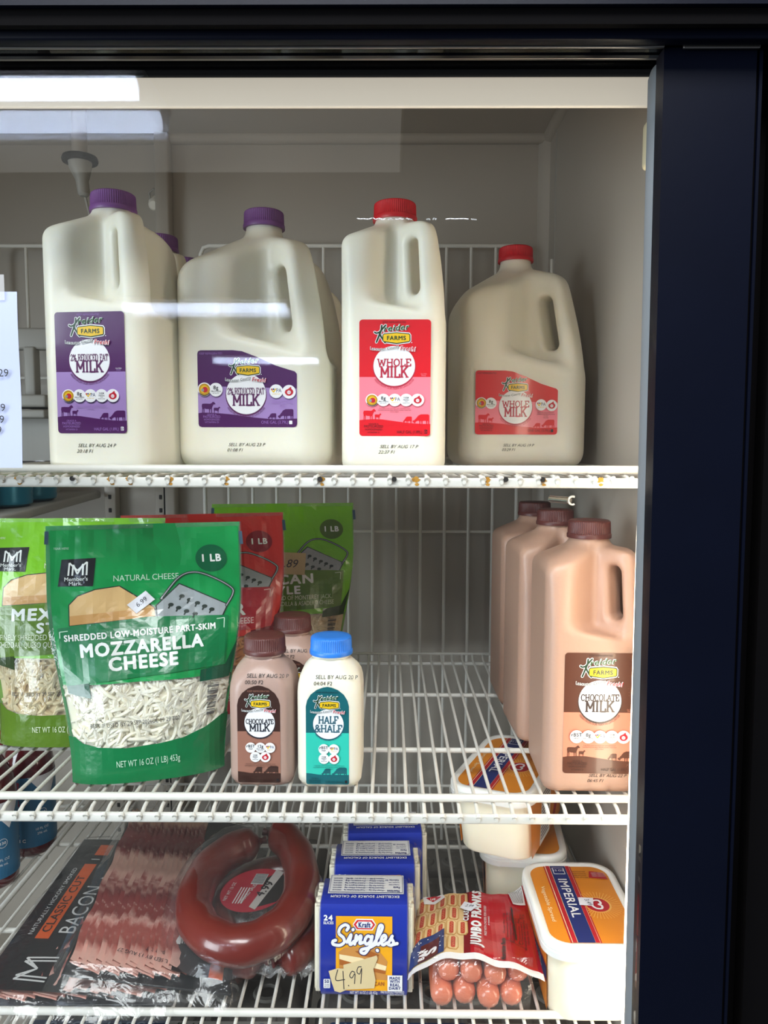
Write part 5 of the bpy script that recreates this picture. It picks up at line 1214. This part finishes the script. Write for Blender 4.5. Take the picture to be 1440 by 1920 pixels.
def lid_art():
    a = Art(.00018); w, l = TW - .0052, TL - .0052      # u across, v along (front negative)
    a.rect(-w, -l, w, l, T_or, 0, r=.017, n=8)
    a.rect(-.0235, -l, .0045, l, T_red, 1); a.rect(-.0222, -l, .0032, l, T_yel, 2); a.rect(-.0215, -l, -.0175 + .0, l, T_red, 3); a.rect(-.0170, -l, -.0012, l, T_navy, 3); a.rect(-.0010, -l, .0028, l, T_red, 3)
    a.text('IMPERIAL', -.0132, .006, .0085, I_white, 5, rot=-90, width=.066, bold=.015)
    a.text('Vegetable Spread', -.0335, -.004, .0038, T_yel, 4, rot=-90, width=.058)
    a.rect(-.0155, l - .016, -.0035, l - .004, I_white, 5); a.rect(-.0148, l - .0152, -.0042, l - .0048, T_navy, 6); a.text('15 OZ', -.0095, l - .011, .003, I_white, 7, rot=0)
    for k in range(40):
        an = 2 * math.pi * k / 40; a.stroke([(.0165 + .0115 * math.cos(an), -.006 + .0115 * math.sin(an)), (.0165 + .022 * math.cos(an), -.006 + .022 * math.sin(an))], .0006, T_gold, 2, dots=False)
    a.disc(.0160, -.006, .0125, T_gold, 3); a.disc(.0155, -.006, .0112, T_red, 4)
    hp = catmull([(.0095, -.006, 0), (.0125, .000, 0), (.0178, .0005, 0), (.019, -.004, 0), (.0165, -.006, 0), (.019, -.008, 0), (.0178, -.0125, 0), (.0125, -.012, 0)], 5, closed=True)
    a.stroke([(p.x, p.y) for p in hp], .0022, I_white, 6, closed=True)
    a.poly([(.019, l - .022), (.022, l - .010), (w - .004, l - .013), (w - .002, l - .025)], T_red, 5)
    for k in range(3): a.text('HEART HEALTHY', .030, l - .0145 - .0028 * k, .0014, I_white, 6, width=.014)
    for k in range(4): a.text('MADE WITH PLANT BASED OILS'[:22 - 3 * k], .011 + k * .0, l - .012 - k * .0035, .0018, K_black, 5, width=.014)
    return a
def side_art():
    a = Art(.0002); a.rect(-.056, .003, .050, .062, T_or, 0); a.poly([(-.056, .015), (.050, .030), (.050, .046), (-.056, .031)], T_red, 1); a.poly([(-.056, .0165), (.050, .0315), (.050, .0445), (-.056, .0295)], T_navy, 2)
    a.text('IMPERIAL', .005, .028, .008, I_white, 3, rot=8, width=.050, bold=.01)
    return a
def side_art_nutrition():
    a = Art(.0002); a.rect(-.056, .003, .050, .062, T_or, 0); a.poly([(-.030, .003), (.006, .003), (.020, .062), (-.014, .062)], I_white, 1)
    for k in range(15): a.poly([(-.026 + k * .0009, .008 + k * .0035), (.002 + k * .0009, .008 + k * .0035), (.002 + k * .0009, .0092 + k * .0035), (-.026 + k * .0009, .0092 + k * .0035)], K_black, 2)
    a.poly([(.020, .003), (.050, .030), (.050, .046), (.010, .003)], T_red, 1)
    return a
LA = lid_art()
def tub(label, loc, rz, rot=None):
    t = thing('margarine_tub', label, 'margarine tub', loc, rz, 'tubs of margarine', rot=rot)
    newobj('tub_body', TB, t); ld = newobj('lid', TLID, t)
    LA.build('lid_label', ld, lambda u, v, h: (u, v, TH - .0014 + h))
    for s, ar in ((-1, side_art()), (1, side_art_nutrition())):
        ar.build('side_label', t, lambda u, v, h, s=s: (s * (TW * .94 * (.955 + .045 * v / TH) + .0006 + h), s * u, v), 'orange printed side label')
    return t
tc_ = tub('orange lidded margarine tub standing alone in front at the right end', (.1865, .716, ZJ3), R_(0))
a = Art(.0002); a.poly([(-.0060, -.0080), (.0070, -.0095), (.0100, .0035), (-.0045, .0045)], B_stk, 0); a.text('3.49', .0016, -.0035, .0042, B_pen, 1, rot=-80, shear=.2)
a.build('price_sticker', tc_, lambda u, v, h: (u + .0035, v + .0, TH + .0004 + h), 'small handwritten price sticker')
tub('margarine tub at the bottom of the stack behind the front tub', (.153, .868, ZJ3), R_(-5))
tub('margarine tub resting askew on top of another tub, seen through the shelf above', (.139, .836, ZJ3 + TH + .0115), R_(-28), rot=(R_(4), R_(-3), R_(-28)))

# ---- egg cartons below
M_pulp = mat('grey_egg_pulp', '77726b', .85, bump=.5, bscale=160, var=.15, vscale=60); E_navy = mat('egg_band_navy', '2a3f63', .5); E_txt = mat('egg_text', '8fa0b4', .5); E_lbl = mat('egg_label_pale', '9a978f', .6)
ZE = WIRETOP(.748)
def carton_mesh():
    b = MB(); b.loft([rring(.138, .044, .012, 0, 6), rring(.148, .050, .012, .034, 6), rring(.149, .051, .012, .036, 6), rring(.149, .051, .012, .040, 6), rring(.138, .043, .014, .062, 6), rring(.134, .040, .014, .066, 6)], M_pulp)
    o = b.build('s', None); m1 = o.data; bpy.data.objects.remove(o)
    b = MB()
    for i in range(6):
        for j in range(2): b.loft([cring(.0165, .0655, 20, -.105 + i * .042, -.020 + j * .040), cring(.0145, .0685, 20, -.105 + i * .042, -.020 + j * .040), cring(.0105, .0690, 20, -.105 + i * .042, -.020 + j * .040), cring(.0085, .0655, 20, -.105 + i * .042, -.020 + j * .040), cring(.0060, .0640, 20, -.105 + i * .042, -.020 + j * .040)], M_pulp, smooth=True)
    o = b.build('s', None); m2 = o.data; bpy.data.objects.remove(o); return m1, m2
EM1, EM2 = carton_mesh()
def egg_art():
    a = Art(.0003); a.rect(-.130, -.041, .010, -.026, E_navy, 0, r=.004); a.text('12 EGGS LARGE', -.060, -.0385, .010, E_txt, 1, bold=.03, width=.115)
    a.rect(.012, -.041, .132, -.026, E_lbl, 0); a.text('Kreider', .034, -.0375, .009, I_dkgreen, 1, shear=.3, width=.032, bold=.02); a.text('Lancaster County', .078, -.037, .006, I_dkgreen, 1, width=.046); a.text('Fresh', .116, -.0375, .008, E_navy, 1, width=.024, bold=.02)
    return a
EA = egg_art(); k = 0
names = ['nearest', 'second', 'third', 'rearmost']
for side, sx in (('right', .070), ('left', -.236)):
    for r_ in range(4):
        t = thing('egg_carton', f'grey pulp egg carton under the lowest wire shelf, {names[r_]} of the {side} row', 'egg carton', (sx,   .766 + r_ * .1025, ZE), group='egg cartons on the bottom shelf')
        newobj('tray', EM1, t); newobj('lid_bumps', EM2, t)
        if r_ < 2: EA.build('lid_label', t, lambda u, v, h: (u, v, .0694 + h))
